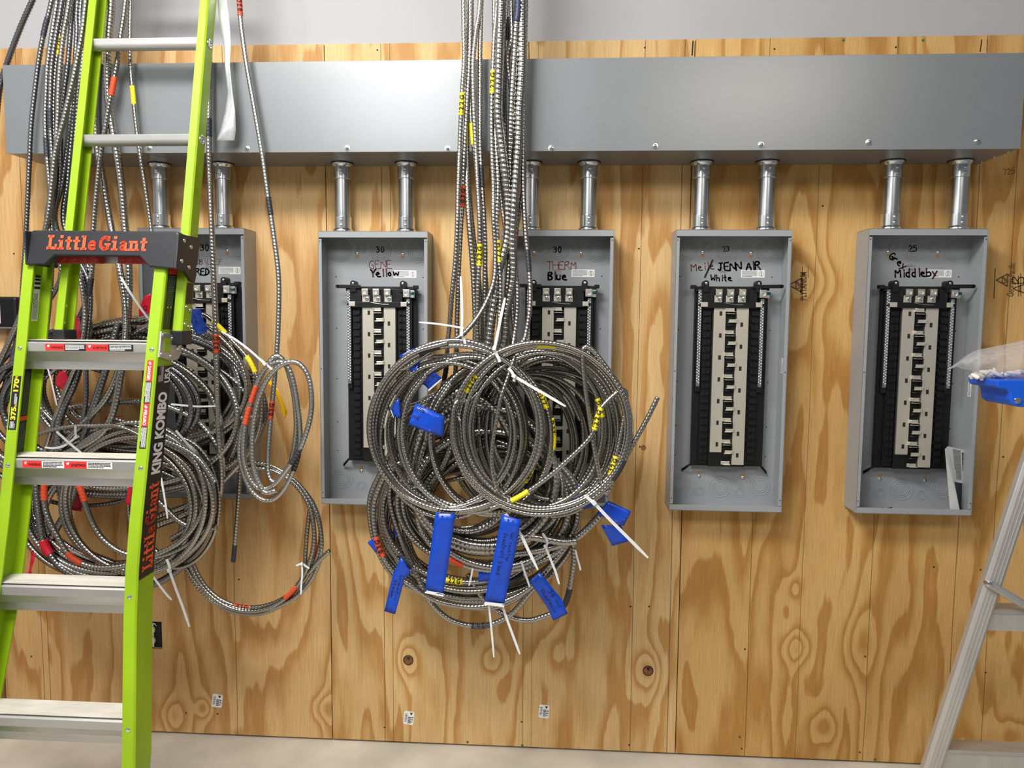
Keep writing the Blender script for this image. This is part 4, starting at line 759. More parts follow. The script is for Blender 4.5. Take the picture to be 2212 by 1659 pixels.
zip_tie('white zip tie dangling below the Gas cooktop flag, left of two', [(1056, 1306), (1060, 1345), (1064, 1385), (1067, 1420)], [], 4.5, .44, False)
zip_tie('white zip tie dangling below the Gas cooktop flag, right of two', [(1085, 1308), (1096, 1340), (1110, 1378), (1123, 1413)], [], 5.5, .445, False)
zip_tie('white zip tie on the thick cable stub below the right coil', [(1178, 1180), (1190, 1210), (1200, 1235), (1208, 1262)], [(1172, 1152), (1182, 1168), (1180, 1182)], 5, .37)
zip_tie('white zip tie pointing at the 36 unit flag', [(1126, 1212), (1133, 1235), (1140, 1255), (1144, 1268)], [], 4.5, .35, False)
zip_tie('short white zip tie hanging below the coil, rightmost', [(1243, 1188), (1247, 1205), (1252, 1222), (1254, 1232)], [], 4, .33, False)
zip_tie('small white zip tie in the lower loops between the two long blue flags', [(1021, 1228), (1018, 1245), (1013, 1265)], [], 4, .36, False)
zip_tie('grey white zip tie inside the hole of the central coil', [(1126, 852), (1122, 868), (1119, 880)], [], 4, .30, False)
zip_tie('white zip tie hanging from the left coil, just right of the ladder rail', [(366, 1232), (380, 1272), (395, 1312), (409, 1354)], [(360, 1208), (365, 1220), (368, 1232)], 6, .37)
zip_tie('short white zip tie pointing down right beside the ladder rail', [(330, 1245), (345, 1265), (358, 1282), (371, 1296)], [], 5, .37, False)
zip_tie('white zip tie hanging at the right end of the large single coil', [(652, 1218), (653, 1240), (651, 1262), (650, 1284)], [(640, 1222), (652, 1218), (668, 1228)], 4, .275)
zip_tie('white zip tie slanting down across the left breaker panel', [(380, 930), (410, 965), (438, 1000), (461, 1030)], [], 5, .33, False)
zip_tie('white zip tie running level across the left breaker panel', [(370, 873), (400, 876), (430, 878), (466, 877)], [], 4, .30, False)
zip_tie('white zip tie leading up left from the hanging coil beside the Yellow panel', [(572, 786), (540, 757), (508, 733), (478, 716)], [(560, 774), (573, 785), (590, 800)], 4.5, .355)
zip_tie('white zip tie tying the loops above the second ladder step', [(165, 944), (140, 962), (115, 968), (97, 966)], [(163, 920), (163, 935), (166, 945)], 5, .37)
zip_tie('white zip tie lying across the loops above the second ladder step', [(122, 932), (145, 953), (165, 970), (178, 980)], [], 5, .38, False)
zip_tie('white zip tie slanting down right behind the ladder cap', [(262, 600), (280, 630), (300, 660), (323, 692)], [], 5, .31, False)
zip_tie('thin white zip tie hanging in the gap below the first ladder step', [(102, 792), (109, 815), (116, 845), (123, 876)], [], 3.5, .36, False)
zip_tie('white zip tie hanging beside the black lettered sticker of the ladder rail', [(348, 1032), (353, 1060), (358, 1090), (362, 1120)], [], 4.5, .36, False)

# ------------------------------------------------------------------ tape flags
def flag(name, label, rows, m, d, edge=None, texts=(), seed=1, group='blue tape flags on the central coil', cat='tape flag'):
    """rows: pairs of left and right edge pixels from top to bottom"""
    rn = random.Random(seed); R = [(np.array(at(*a, d+rn.uniform(-.004, .004))), np.array(at(*b, d+rn.uniform(-.004, .004)))) for a, b in rows]; loops = []; K = 5
    for i in range(len(R)-1):
        for j in range(K+(i == len(R)-2)):
            t = j/K; a = R[i][0]*(1-t)+R[i+1][0]*t; b = R[i][1]*(1-t)+R[i+1][1]*t; loops.append((a, b))
    NX = 4; ph = rn.uniform(0, 6)
    def P(u, v):
        x = v*(len(loops)-1); k = min(int(x), len(loops)-2); t = x-k; a = loops[k][0]*(1-t)+loops[k+1][0]*t; b = loops[k][1]*(1-t)+loops[k+1][1]*t
        return a*(1-u)+b*u+np.array([0, -.0035*math.sin(5*v+ph+1.5*u)-.002*math.sin(11*v+3*u+ph), 0])
    mb = MB(); n = len(loops); front = [P(i/NX, k/(n-1)) for k in range(n) for i in range(NX+1)]; back = [p+np.array([0, .0006, 0]) for p in front]; w_ = NX+1
    fc = [(k*w_+i, k*w_+i+1, (k+1)*w_+i+1, (k+1)*w_+i) for k in range(n-1) for i in range(NX)]; N0 = len(front)
    fb = [tuple(q+N0 for q in reversed(f)) for f in fc]; rim = [i for i in range(w_)]+[k*w_+NX for k in range(1, n)]+[(n-1)*w_+i for i in range(NX-1, -1, -1)]+[k*w_ for k in range(n-2, 0, -1)]
    fr = [(rim[i], rim[(i+1) % len(rim)], rim[(i+1) % len(rim)]+N0, rim[i]+N0) for i in range(len(rim))]
    o = mb.add(front+back, fc+fb+fr).build(name, m, smooth='all'); tag(o, label, cat, group)
    if edge:                                     # pale backing liner showing past the end
        e = MB(); e.add([P(0, .985), P(1, .985), P(1, 1)+np.array([0, .0004, -.006]), P(0, 1)+np.array([0, .0004, -.005])], [(0, 1, 2, 3)]); e.build('backing', M_white, o)
    for tx, u0, v0, v1, hh, sd in texts:         # writing that runs down the flag
        paths, wd = pen_paths(tx, random.Random(sd)); f = lambda a, b: P(u0+hh*b, v0+(v1-v0)*a/wd)+np.array([0, -.0009, 0])
        pen_mesh(MB(), paths, .09, f).build('writing', M_ink, o)
    return o
flag('tape_flag', 'blank shiny blue tape flag hanging at lower left of the central coil', [((941, 1107), (984, 1109)), ((930, 1190), (972, 1195)), ((917, 1279), (958, 1284))], M_blue, .452, True, seed=3)
flag('tape_flag', 'long blue tape flag with Gas cooktop written on it', [((1084, 1111), (1126, 1122)), ((1066, 1205), (1110, 1212)), ((1045, 1304), (1089, 1307))], M_blue, .465, True, [('Gas cooktop', .62, .17, .52, .2, 3), ('DownDraft Island', .28, .2, .68, .22, 4)], seed=8)
flag('tape_flag', 'blue tape flag bent at lower left, two short words on it', [((867, 1202), (889, 1236)), ((849, 1240), (874, 1249)), ((829, 1322), (854, 1326))], M_blue, .345, None, [('Steam', .2, .55, .82, .26, 5), ('Thermador', .58, .38, .85, .24, 6)], seed=5)
flag('tape_flag', 'blue tape flag slanting at lower right below the zip ties, 36 unit written', [((1143, 1256), (1166, 1237)), ((1180, 1309), (1213, 1294)), ((1195, 1339), (1227, 1326))], M_blue, .345, None, [('36 unit', .62, .3, .72, .26, 5), ('Thermador', .2, .22, .82, .26, 6)], seed=6)
flag('tape_flag', 'upper of the two blue tape flags at the right edge of the coil', [((1314, 1082), (1288, 1110)), ((1363, 1104), (1348, 1137))], M_blue, .42, seed=7)
flag('tape_flag', 'lower of the two blue tape flags at the right edge of the coil', [((1298, 1134), (1341, 1133)), ((1323, 1181), (1357, 1169))], M_blue, .40, seed=9)
flag('tape_flag', 'narrow dark blue tape strip behind the yellow marker at the right of the coil', [((1252, 1046), (1256, 1048)), ((1228, 1076), (1258, 1062)), ((1262, 1100), (1292, 1092))], M_blue, .34, seed=10)
flag('tape_flag', 'topmost blue tape flag, left of the coil over the Yellow panel', [((863, 769), (893, 752)), ((879, 792), (909, 777)), ((888, 802), (900, 800))], M_blue, .385, None, [('20', .35, .45, .75, .35, 5)], seed=11)
flag('tape_flag', 'creased blue tape flag second from the top at left, white corner', [((937, 802), (905, 822)), ((954, 817), (926, 841))], M_blue, .38, True, [('oo', .2, .1, .6, .35, 5)], seed=12)
flag('tape_flag', 'dark blue tape flag behind the thick cables at upper left', [((943, 848), (974, 832)), ((944, 866), (962, 852))], M_blue, .30, seed=13)
flag('tape_flag', 'wide blue tape flag wrapped across the left strands of the coil', [((897, 872), (882, 916)), ((928, 884), (915, 930)), ((960, 900), (956, 945))], M_blue, .455, None, [('Steam', .1, .05, .4, .25, 5), ('we', .5, .05, .3, .25, 6)], seed=14)
flag('tape_flag', 'blue tape flag end poking left of the coil with a white corner', [((862, 859), (866, 905)), ((843, 884), (850, 899))], M_blue, .40, True, seed=15)
flag('tape_flag', 'smallest blue tape flag, lower left beside the 10/3 G marker', [((794, 1171), (810, 1195)), ((808, 1163), (823, 1188))], M_blue, .30, seed=16)
flag('tape_flag', 'small square blue tape flag tucked behind the Gas cooktop flag', [((1034, 1230), (1062, 1229)), ((1033, 1257), (1060, 1258))], M_blue, .30, seed=17)
flag('tape_flag', 'blue tape scrap between the lower left loops', [((848, 1142), (860, 1136)), ((855, 1160), (862, 1158))], M_blue, .25, seed=18)
GLF = 'tape flags on the cables at left'
flag('tape_flag', 'blue tape flag in front of the left breaker panel', [((406, 668), (434, 667)), ((412, 690), (440, 690)), ((424, 725), (447, 718))], M_blue, .31, None, [('we', .3, .3, .7, .3, 3)], seed=20, group=GLF)
flag('tape_flag', 'amber tape flag below the left breaker panel', [((412, 1092), (404, 1104)), ((445, 1090), (432, 1118)), ((478, 1097), (464, 1129))], M_ytape, .235, seed=21, group=GLF)
flag('tape_flag', 'narrow amber tape strip hanging behind the single coil beside the Yellow panel', [((577, 828), (584, 822)), ((595, 850), (602, 842)), ((616, 905), (620, 890))], M_ytape, .20, seed=22, group=GLF)
flag('tape_flag', 'large crimson tape flag behind the first ladder step at left', [((149, 678), (160, 676)), ((146, 700), (174, 694)), ((150, 735), (178, 735))], M_crim, .31, seed=23, group=GLF)
flag('tape_flag', 'crimson tape flag beside the zip tie behind the right ladder rail', [((314, 640), (326, 634)), ((300, 668), (326, 662)), ((302, 708), (322, 690))], M_crim, .25, None, [('GU', .3, .4, .75, .35, 3)], seed=24, group=GLF)
flag('tape_flag', 'crimson tape flag in the gap below the first ladder step', [((128, 803), (142, 800)), ((119, 832), (150, 826)), ((132, 842), (140, 838))], M_crim, .30, seed=25, group=GLF)
flag('tape_flag', 'crimson tape flag at the right of the gap above the second step', [((230, 900), (228, 907)), ((262, 899), (264, 912))], M_crim, .24, seed=26, group=GLF)
flag('tape_flag', 'small crimson tape flag just above the second step at right', [((237, 960), (236, 970)), ((258, 962), (264, 972))], M_crim, .24, seed=27, group=GLF)
flag('tape_flag', 'crimson tape flag below the second ladder step in the middle', [((150, 1050), (176, 1052)), ((138, 1100), (178, 1104))], M_crim, .25, seed=28, group=GLF)
flag('tape_flag', 'crimson tape flag beside the right ladder rail below the second step', [((278, 1042), (286, 1042)), ((272, 1085), (282, 1095))], M_crim, .33, seed=29, group=GLF)
flag('tape_flag', 'thin crimson tape tail hanging low left, above the third ladder step', [((67, 1188), (75, 1200)), ((64, 1215), (72, 1216)), ((61, 1240), (69, 1240))], M_crim, .29, seed=30, group=GLF)
flag('tape_flag', 'crimson tape flag at the left edge, outside the ladder rail', [((-4, 842), (14, 832)), ((-4, 868), (8, 864))], M_crim, .24, seed=31, group=GLF)
o = flag('tape_streamer', 'crinkled silvery tape streamer hanging in front of the wireway beside the ladder', [((462, -60), (486, -60)), ((468, 0), (490, 0)), ((472, 40), (496, 36)), ((483, 100), (499, 98)), ((486, 145), (497, 142)), ((492, 200), (503, 198)), ((486, 245), (509, 240)), ((478, 280), (509, 280)), ((469, 305), (505, 303))], M_silver, .262, seed=40, group=None, cat='tape')

# ------------------------------------------------------------------ black box at the left edge
p0, p1 = at(-30, 710, .05), at(34, 641, .05)
o = thing('wall_box', 'black rounded plastic box on the plywood at the left edge', 'wall box', ((p0[0]+p1[0])/2, -.0005, p0[2]))
MB().box(p0[0], p1[0], -.05, -.0005, p0[2], p1[2]).build('housing', M_black, o, bevel=.009)
MB().box(p0[0]+.01, at(2, 700, .05)[0], -.0515, -.049, p0[2]+.018, p1[2]-.02).build('front_panel', M_pink, o, bevel=.002)
MB().box(p0[0]+.008, p1[0]-.008, -.0512, -.045, p0[2]+.001, p0[2]+.006).build('bottom_strip', mat('grey_plastic', (120, 120, 122), .4), o, bevel=.001)

# ------------------------------------------------------------------ green ladder
DL = lambda z: .90-.22*z
def L_at(x, y, off=0.):
    z = 1.2
    for _ in range(12): p = at(x, y, DL(z)+off); z = p[2]
    return p
lad = thing('combination_ladder', 'lime green fiberglass combination ladder with aluminium steps leaning at left', 'ladder', (-.52, -.9, 0))
Rpx = [(361, 565), (345, 715), (341, 760), (331, 870), (319, 1000), (308, 1100), (300, 1200), (294, 1300), (292, 1500), (291, 1655)]
RX = sorted([(L_at(*q)[2], L_at(*q)[0]) for q in Rpx]); LPX = [(60, 563), (29, 769), (13.5, 886), (0, 951)]
lx_ = [(L_at(*q)[2], L_at(*q)[0]) for q in LPX]
def XR(z): return float(np.interp(z, [a for a, _ in RX], [b for _, b in RX]))
mid0 = np.mean([b+XR(a) for a, b in lx_])/2
def XL(z): return 2*mid0-XR(z)
def rail(XF, sgn, z0, z1, off, fw_, dep, th, name, n=14):
    """C channel: web at XF, flanges reaching inward (sgn +1 means inward is +x)"""
    loops = []
    for i in range(n+1):
        z = z0+(z1-z0)*i/n; x = XF(z); y = -(DL(z)+off); s = sgn; r_ = .004
        loops.append([(x+s*r_, y, z), (x+s*fw_, y, z), (x+s*fw_, y+th, z), (x+s*th, y+th, z), (x+s*th, y+dep-th, z), (x+s*fw_, y+dep-th, z), (x+s*fw_, y+dep, z), (x+s*r_, y+dep, z), (x, y+dep-r_, z), (x, y+r_, z)])
    return MB().loft(loops).build(name, M_green, lad)
ztop = L_at(360, 560)[2]+.02
rl = rail(XL, 1, .03, ztop, 0, .033, .082, .005, 'step_rail'); rr = rail(XR, -1, .03, ztop, 0, .033, .082, .005, 'step_rail')
for XF, s in ((XL, 1), (XR, -1)): z = .03; x = XF(z); y = -DL(z); MB().box(min(x, x+s*.04)-.004, max(x, x+s*.04)+.004, y-.006, y+.09, 0, .05).build('foot', M_cap, lad, bevel=.004)
# flying section behind
EO = -.055
Epx = [(454, 0), (424, 287), (410, 500)]; EX = sorted([(L_at(*q, EO)[2], L_at(*q, EO)[0]) for q in Epx]); ELp = [(187, 80), (160, 250), (145, 400)]; EL = sorted([(L_at(*q, EO)[2], L_at(*q, EO)[0]) for q in ELp])
eR = float(np.mean([b for _, b in EX])); eL = float(np.mean([b for _, b in EL])); zb = L_at(120, 715, EO)[2]; zt = 3.1
er = rail(lambda z: eR, -1, zb, zt, EO, .026, .052, .0045, 'fly_rail', 4); el = rail(lambda z: eL, 1, zb, zt, EO, .026, .052, .0045, 'fly_rail', 4)
for x, s in ((eR, -1), (eL, 1)): y = -(DL(zb)+EO); MB().box(min(x, x+s*.03)-.002, max(x, x+s*.03)+.002, y-.002, y+.056, zb-.035, zb+.004).build('fly_foot', M_cap, lad, bevel=.003)
def rung(z):
    y = -(DL(z)+EO)+.026; R = .0165; prof = [(-.0175, .0125), (.0175, .0125), (.0175, .008)]+[(R*math.cos(a), -.001+R*math.sin(a)) for a in np.linspace(.15, -PI-.15, 14)]+[(-.0175, .008)]
    return MB().loft([[(x, y+a, z+b) for a, b in prof] for x in (eL+.004, eR-.004)]).build('rung', M_alu, lad, True)
zr = [L_at(320, 89, EO)[2], L_at(300, 298, EO)[2]]; dzr = zr[0]-zr[1]
for z in (zr[1], zr[0], zr[0]+dzr):
    g = rung(z)
    MB().ring((eR+.0005, -(DL(z)+EO)+.026, z), (1, 0, 0), .0115, .003, 20, 6).lathe((eR+.0003, -(DL(z)+EO)+.026, z), (1, 0, 0), [(0, .0095), (.001, .0085)], 16).build('rung_rivet', M_zinc, er, 'all')
# steps
def step(zf):
    """zf: height of the front top edge"""
    y = -DL(zf)+.004; a, b = XL(zf)+.0055, XR(zf)-.0055
    prof = [(0, 0), (.003, .003), (.078, .006), (.08, .0), (.08, -.005), (.012, -.008), (.010, -.028), (.024, -.034), (.026, -.052), (.020, -.057), (.020, -.072), (.017, -.072), (.012, -.060), (.002, -.034), (0, -.028)]
    prof = [(0, -.002), (.004, .002), (.078, .006), (.08, .0), (.08, -.004), (.02, -.006), (.018, -.024), (.03, -.05), (.03, -.072), (.026, -.074), (.024, -.052), (.008, -.0275), (.002, -.026), (0, -.023)]
    s = MB().loft([[(x, y+p, zf+q) for p, q in prof] for x in (a, b)]).build('step', M_alu, lad)
    MB().box(a, b, y+.006, y+.077, zf+.0055, zf+.0068).build('tread', M_dusty, s)
    for XF, sg in ((XL, 1), (XR, -1)): MB().lathe((XF(zf)+sg*.017, -DL(zf-.014), zf-.016), (0, -1, 0), [(0, .0066), (.002, .006), (.0032, .0035), (.0016, .003)], 14).build('step_bolt', M_zinc, s, True)
    return s
SPX = [(190, 741), (160, 995), (130, 1271), (130, 1556)]; ST = [(L_at(*q)[2]) for q in SPX]
steps = [step(z) for z in ST]
dz = ST[2]-ST[3]; step(ST[3]-dz)
def step_label(s, zf, px0, px1, dark):
    y = -DL(zf)+.0036; x0, x1 = L_at(px0, 748 if dark else 1005)[0], L_at(px1, 748 if dark else 1005)[0]; f = rect_map((x0, y-.0008, zf-.0215), (x1-x0, 0, 0), (0, 0, .018))
    for i, (a, b, wd) in enumerate(((0, .217, 'WARNING'), (.217, .465, None), (.465, .718, 'ADVERTENCIA'), (.718, 1, None))):
        if wd:
            k = patch(MB(), sub(f, a, 0, b, 1)).build('warning_sticker', M_sred, s); g = lift(sub(f, a, 0, b, 1), .0005)
            type_on(MB(), wd, sub(g, .3, .3, .95, .68), .02, .15).build('lettering', M_type, k); q = MB(); q.add([g(.1, .8), g(.24, .9), g(.2, .55), g(.14, .5)], [(0, 1, 2, 3)]); q.build('pictogram', M_white, k)
        else:
            k = patch(MB(), sub(f, a, 0, b, 1)).build('caution_text', M_sblack if dark else M_white, s); g = lift(sub(f, a, 0, b, 1), .0005); small_print(MB(), g, 4, int(a*99), .06, .94, .08, .95, .6).build('print', M_white if dark else M_type, k)
step_label(steps[0], ST[0], 95, 285, True); step_label(steps[1], ST[1], 45, 240, False)
# top cap
zc0, zc1 = L_at(230, 572)[2], L_at(230, 501)[2]; yc = lambda z: -DL(z)-.014
xa, xb = L_at(57, 540, .014)[0], L_at(383, 545, .014)[0]
zm = zc0+(zc1-zc0)*.2
def capsec(z, e=0.): return yc(z)-e
pts = [(xa+.002, zc0-.002), (xa+.055, zc0-.001), (xa+.08, zm+.006), (xb-.105, zm+.004), (xb-.075, zc0-.006), (xb, zc0-.012), (xb, zc1-.008), (xb-.006, zc1), (xa+.012, zc1+.003), (xa+.006, zc1-.002)]
V = [(x, yc(z), z) for x, z in pts]; B2 = [(x, yc(z)+.03, z) for x, z in pts]; n = len(pts)
cap = MB().add(V+B2, [tuple(range(n)), tuple(range(2*n-1, n-1, -1))]+[(i, i+n, (i+1) % n+n, (i+1) % n) for i in range(n)]).build('top_cap', M_cap, lad, bevel=.004)
# right cheek of the cap, wrapping back over the rail
ck = [(-.0, zc0-.012), (.045, zc0-.016), (.085, zc0-.04), (.112, zc0-.044), (.118, zc0-.02), (.112, zc0+.0), (.122, zc0+.018), (.12, zc0+.045), (.128, zc1-.012), (.12, zc1-.004), (.0, zc1-.006)]
k = MB(); A1 = [(xb+.0005, yc(z)+a, z) for a, z in ck]; A2 = [(xb-.006, yc(z)+a, z) for a, z in ck]; n = len(ck)
cheek = k.add(A1+A2, [tuple(range(n)), tuple(range(2*n-1, n-1, -1))]+[(i, i+n, (i+1) % n+n, (i+1) % n) for i in range(n)]).build('cap_cheek', M_cap, cap, bevel=.003)
for a, z in ((.03, zc1-.022), (.07, zc1-.036), (.025, zc0+.012), (.068, zc0-.002)): MB().lathe((xb+.0004, yc(z)+a, z), (1, 0, 0), [(0, .0062), (.002, .0058), (.003, .003)], 14).build('rivet', M_zinc, cheek, True)
MB().box(xa, xa+.006, yc(zc0), yc(zc1)+.11, zc0-.002, zc1).build('cap_cheek', M_cap, cap, bevel=.003)
MB().add([(xa+.004, yc(zc1)+.028, zc1-.002), (xb-.004, yc(zc1)+.028, zc1-.004), (xb-.004, yc(zc1)+.075, zc1-.006), (xa+.004, yc(zc1)+.075, zc1-.004)], [(0, 1, 2, 3)]).build('cap_top', M_cap, cap)
# the name on the cap
def logo_map(px0, py0, px1, py1, hpx):
    dx, dy = px1-px0, py1-py0; L = math.hypot(dx, dy); ux, uy = dx/L, dy/L
    def f(a, b):
        x, y = px0+dx*a+uy*hpx*b*1.0+.12*hpx*b, py0+dy*a-hpx*b; z = 1.7
        for _ in range(6): p = at(x, y, DL(z)+.0155); z = p[2]
        return p
    return f
SLAB = {  # (rectangles, strokes)
 'L': (.80, [(.12, .0, .36, 1), (0, .0, .8, .2), (0, .84, .5, 1), (.62, 0, .8, .38)], []),
 'i': (.50, [(.12, .0, .37, .68), (0, 0, .5, .15), (0, .55, .3, .68), (.12, .8, .37, 1)], []),
 't': (.56, [(.14, .05, .38, .92), (0, .55, .54, .69), (.2, 0, .52, .16)], []),
 'l': (.50, [(.12, 0, .37, 1), (0, 0, .5, .15), (0, .87, .3, 1)], []),
 'n': (.84, [(.1, 0, .33, .69), (0, 0, .42, .14), (0, .56, .3, .69), (.52, 0, .75, .5), (.44, 0, .84, .14), (.3, .53, .68, .69)], []),
 'e': (.66, [(.12, .29, .6, .41)], [([(.55, .34), (.52, .52), (.34, .61), (.16, .52), (.12, .34), (.16, .16), (.34, .08), (.56, .12)], .19)]),
 'a': (.72, [(.42, .05, .64, .56), (.5, 0, .74, .14)], [([(.14, .52), (.3, .62), (.48, .55)], .16), ([(.5, .36), (.28, .36), (.15, .22), (.24, .09), (.44, .1)], .17)]),
 'G': (.98, [(.62, .06, .86, .48), (.48, .36, .95, .5), (.68, .66, .86, .98)], [([(.76, .76), (.6, .9), (.4, .9), (.2, .74), (.15, .5), (.2, .26), (.4, .1), (.6, .1), (.74, .2)], .24)])}
def slab_text(mb, text, f):
    tot = sum(SLAB[c][0]+.06 if c != ' ' else .12 for c in text)-.06; x = 0
    for c in text:
        if c == ' ': x += .12; continue
        wd, rects, strokes = SLAB[c]
        for a, b, e, g in rects: patch(mb, lambda p, q: f((x+a+(e-a)*p)/tot, b+(g-b)*q))
        for st, sw in strokes:
            P = [list(s_) for s_ in st]
            for _ in range(2):
                Q = [P[0]]
                for u, v in zip(P, P[1:]): Q += [[.75*u[0]+.25*v[0], .75*u[1]+.25*v[1]], [.25*u[0]+.75*v[0], .25*u[1]+.75*v[1]]]
                P = Q+[P[-1]]
            for u, v in zip(P, P[1:]):
                dx, dy = v[0]-u[0], v[1]-u[1]; L = math.hypot(dx, dy)+1e-9; nx, ny = -dy/L*sw/2, dx/L*sw/2
                mb.add([f((x+p)/tot, q) for p, q in ((u[0]+nx, u[1]+ny), (u[0]-nx, u[1]-ny), (v[0]-nx, v[1]-ny), (v[0]+nx, v[1]+ny))], [(0, 1, 2, 3)])
            for u in P[1:-1]: mb.add([f((x+u[0]+math.cos(PI*k_/5)*sw/2)/tot, u[1]+math.sin(PI*k_/5)*sw/2) for k_ in range(10)], [tuple(range(10))])
        x += wd+.06
    return mb
slab_text(MB(), 'Little Giant', logo_map(100, 538.5, 316, 542.5, 31)).build('brand_lettering', M_orange, cap)
# red pads and bracket under the cap
zp0, zp1 = L_at(230, 566, -.05)[2], L_at(230, 548, -.05)[2]
MB().box(eL-.0, eR+.0, -(DL(zp0)-.07), -(DL(zp0)-.085), zp0-.002, zp1+.004).build('cap_bracket', M_alu, lad)
for px0, px1 in ((131, 222), (262, 336)):
    a, b = L_at(px0, 557, -.06)[0], L_at(px1, 557, -.06)[0]; mb = MB().box(a, b, -(DL(zp0)-.045), -(DL(zp0)-.07), zp0-.004, zp1+.006)
    for i in range(4):
        c = a+(b-a)*(i+.5)/4; mb.lathe((c, -(DL(zp0)-.045), (zp0+zp1)/2), (0, -1, 0), [(0, (b-a)/8.5), (.003, (b-a)/11)], 6)
    mb.build('grip_pad', M_pad, lad, bevel=.003)
# hinge plate on the right web
def web(z, b, e=.0012): return np.array([XR(z)+e, -DL(z)+b, z])    # point on the outer web of the right rail
zA, zB = L_at(345, 772)[2], L_at(345, 716)[2]
def webpoly(lst, e0, e1, name, m, par, bevel=0):
    A = [web(z, b, e0) for b, z in lst]; Bq = [web(z, b, e1) for b, z in lst]; n = len(lst)
    return MB().add(A+Bq, [tuple(range(n)), tuple(range(2*n-1, n-1, -1))]+[(i, i+n, (i+1) % n+n, (i+1) % n) for i in range(n)]).build(name, m, par, bevel=bevel)
hp = webpoly([(-.002, zA), (-.002, zB), (.066, zB-.012), (.07, zB-.02), (.07, zB-.03)]+[(.092+.024*math.sin(a), (zA+zB)/2-.012+.034*math.cos(a)) for a in np.linspace(0.2, PI-.1, 8)]+[(.06, zA-.012)], .001, .0065, 'hinge_plate', M_alu, lad, .001)
webpoly([(.016, zA+.016), (.016, zB-.016), (.05, zB-.022), (.05, zA+.01)], .006, .0072, 'hinge_window', M_green, hp)
for b, z in ((.007, zB-.009), (.058, zB-.02), (.007, zA+.008), (.058, zA+.0)):
    MB().lathe(web(z, b, .006), (1, 0, 0), [(0, .006), (.0025, .0055), (.0035, .003)], 12).build('rivet', M_zinc, hp, True)
MB().lathe(web((zA+zB)/2-.012, .094, .006), (1, 0, 0), [(0, .009), (.003, .008), (.004, .004)], 14).build('hinge_pin', M_zinc, hp, True)
# labels on the right web
zK0, zK1 = L_at(300, 1256)[2], L_at(338, 792)[2]
wf = lambda a, b: web(zK0+(zK1-zK0)*a, .077-.072*b, .001)
k = patch(MB(), wf, 24, 1).build('name_sticker', M_sblack, rr)
wl = lambda a, b: web(zK0+(zK1-zK0)*a, .077-.072*b, .0018)
slab_text(MB(), 'Little Giant', sub(wl, .03, .14, .435, .86)).build('brand_lettering', M_orange, k)
zk = lambda y: L_at(325, y)[2]
def frac(y): 
    z0_ = L_at(float(np.interp(y, [q[1] for q in Rpx], [q[0] for q in Rpx]))+12, y)[2]; return (z0_-zK0)/(zK1-zK0)
type_on(MB(), 'KING KOMBO', sub(wl, frac(1032), .2, frac(850), .8), .045, .12).build('name_lettering', M_white, k)
type_on(MB(), 'USA', sub(wl, frac(830), .08, frac(796), .48), .03).build('name_lettering', M_white, k)
fl = MB(); 
for i in range(7): patch(fl, sub(wl, frac(826), .58+.05*i, frac(793), .605+.05*i))
fl.build('printed_flag', M_pink, k); patch(MB(), sub(wl, frac(812), .74, frac(793), .92)).build('printed_flag', M_navy, k)
# front flange labels
def fl_map(XF, sgn, z0, z1, a0, a1, e=.0009): return lambda a, b: np.array([XF(z0+(z1-z0)*a)+sgn*(a0+(a1-a0)*b), -DL(z0+(z1-z0)*a)-e, z0+(z1-z0)*a])
def zr_(y): return L_at(330 if y < 900 else 310, y)[2]
for y0, y1, m, tx in ((778, 824, M_sred, 'DANGER'), (824, 872, M_sblack, None), (872, 921, M_sred, 'PELIGRO'), (921, 969, M_sblack, None)):
    f = fl_map(XR, -1, zr_(y0), zr_(y1), .026, .009); k = patch(MB(), f, 3, 1).build('danger_sticker', m, rr); g = lift(f, .0006)
    if tx: type_on(MB(), tx, sub(g, .28, .22, .95, .72), .03).build('lettering', M_white, k); MB().add([g(.06, .4), g(.16, .75), g(.24, .5), g(.12, .2)], [(0, 1, 2, 3)]).build('pictogram', M_white, k)
    else: small_print(MB(), g, 6, y0, .05, .95, .05, .95, .55).build('print', M_white, k)
zl = lambda y: L_at(20, y)[2]
f = fl_map(XL, 1, zl(928), zl(812), .029, .007); k = patch(MB(), f, 4, 1).build('load_rating_sticker', M_sblack, rl); g = lift(f, .0006)
type_on(MB(), '375', sub(g, .18, .22, .42, .82), .04).build('lettering', M_syel, k); type_on(MB(), '170', sub(g, .71, .22, .95, .82), .04).build('lettering', M_syel, k)
small_print(MB(), sub(g, .02, .1, .16, .9), 4, 2).build('print', M_white, k); small_print(MB(), sub(g, .46, .15, .68, .6), 3, 3).build('print', M_white, k)
type_on(MB(), 'lb', sub(g, .425, .2, .47, .45), .01).build('print', M_syel, k); type_on(MB(), 'kg', sub(g, .95, .5, .995, .8), .01).build('print', M_syel, k)
# labels on the inner face of the left web, and the instruction plate on the right web
wi = lambda z, b: np.array([XL(z)+.0058, -DL(z)+b, z])
f = lambda a, b: wi(zl(693)+(zl(592)-zl(693))*a, .072-.026*b); k = patch(MB(), f, 6, 1).build('instruction_sticker', M_white, rl); g = lambda a, b: f(a, b)+np.array([.0006, 0, 0]); small_print(MB(), g, 5, 8, .03, .6).build('print', M_greyink, k)
for a in (.7, .8, .88, .95): patch(MB(), sub(g, a, .05, a+.05, .95)).build('print', M_type, k)
f = lambda a, b: wi(zl(985)+(zl(800)-zl(985))*a, .070-.028*b); k = patch(MB(), f, 8, 1).build('instruction_sticker', M_sblack, rl); g = lambda a, b: f(a, b)+np.array([.0006, 0, 0]); small_print(MB(), g, 5, 18, .45, .97).build('print', M_greyink, k); patch(MB(), sub(g, .38, 0, .43, 1)).build('print', M_sred, k); small_print(MB(), g, 4, 19, .04, .34).build('print', M_greyink, k)
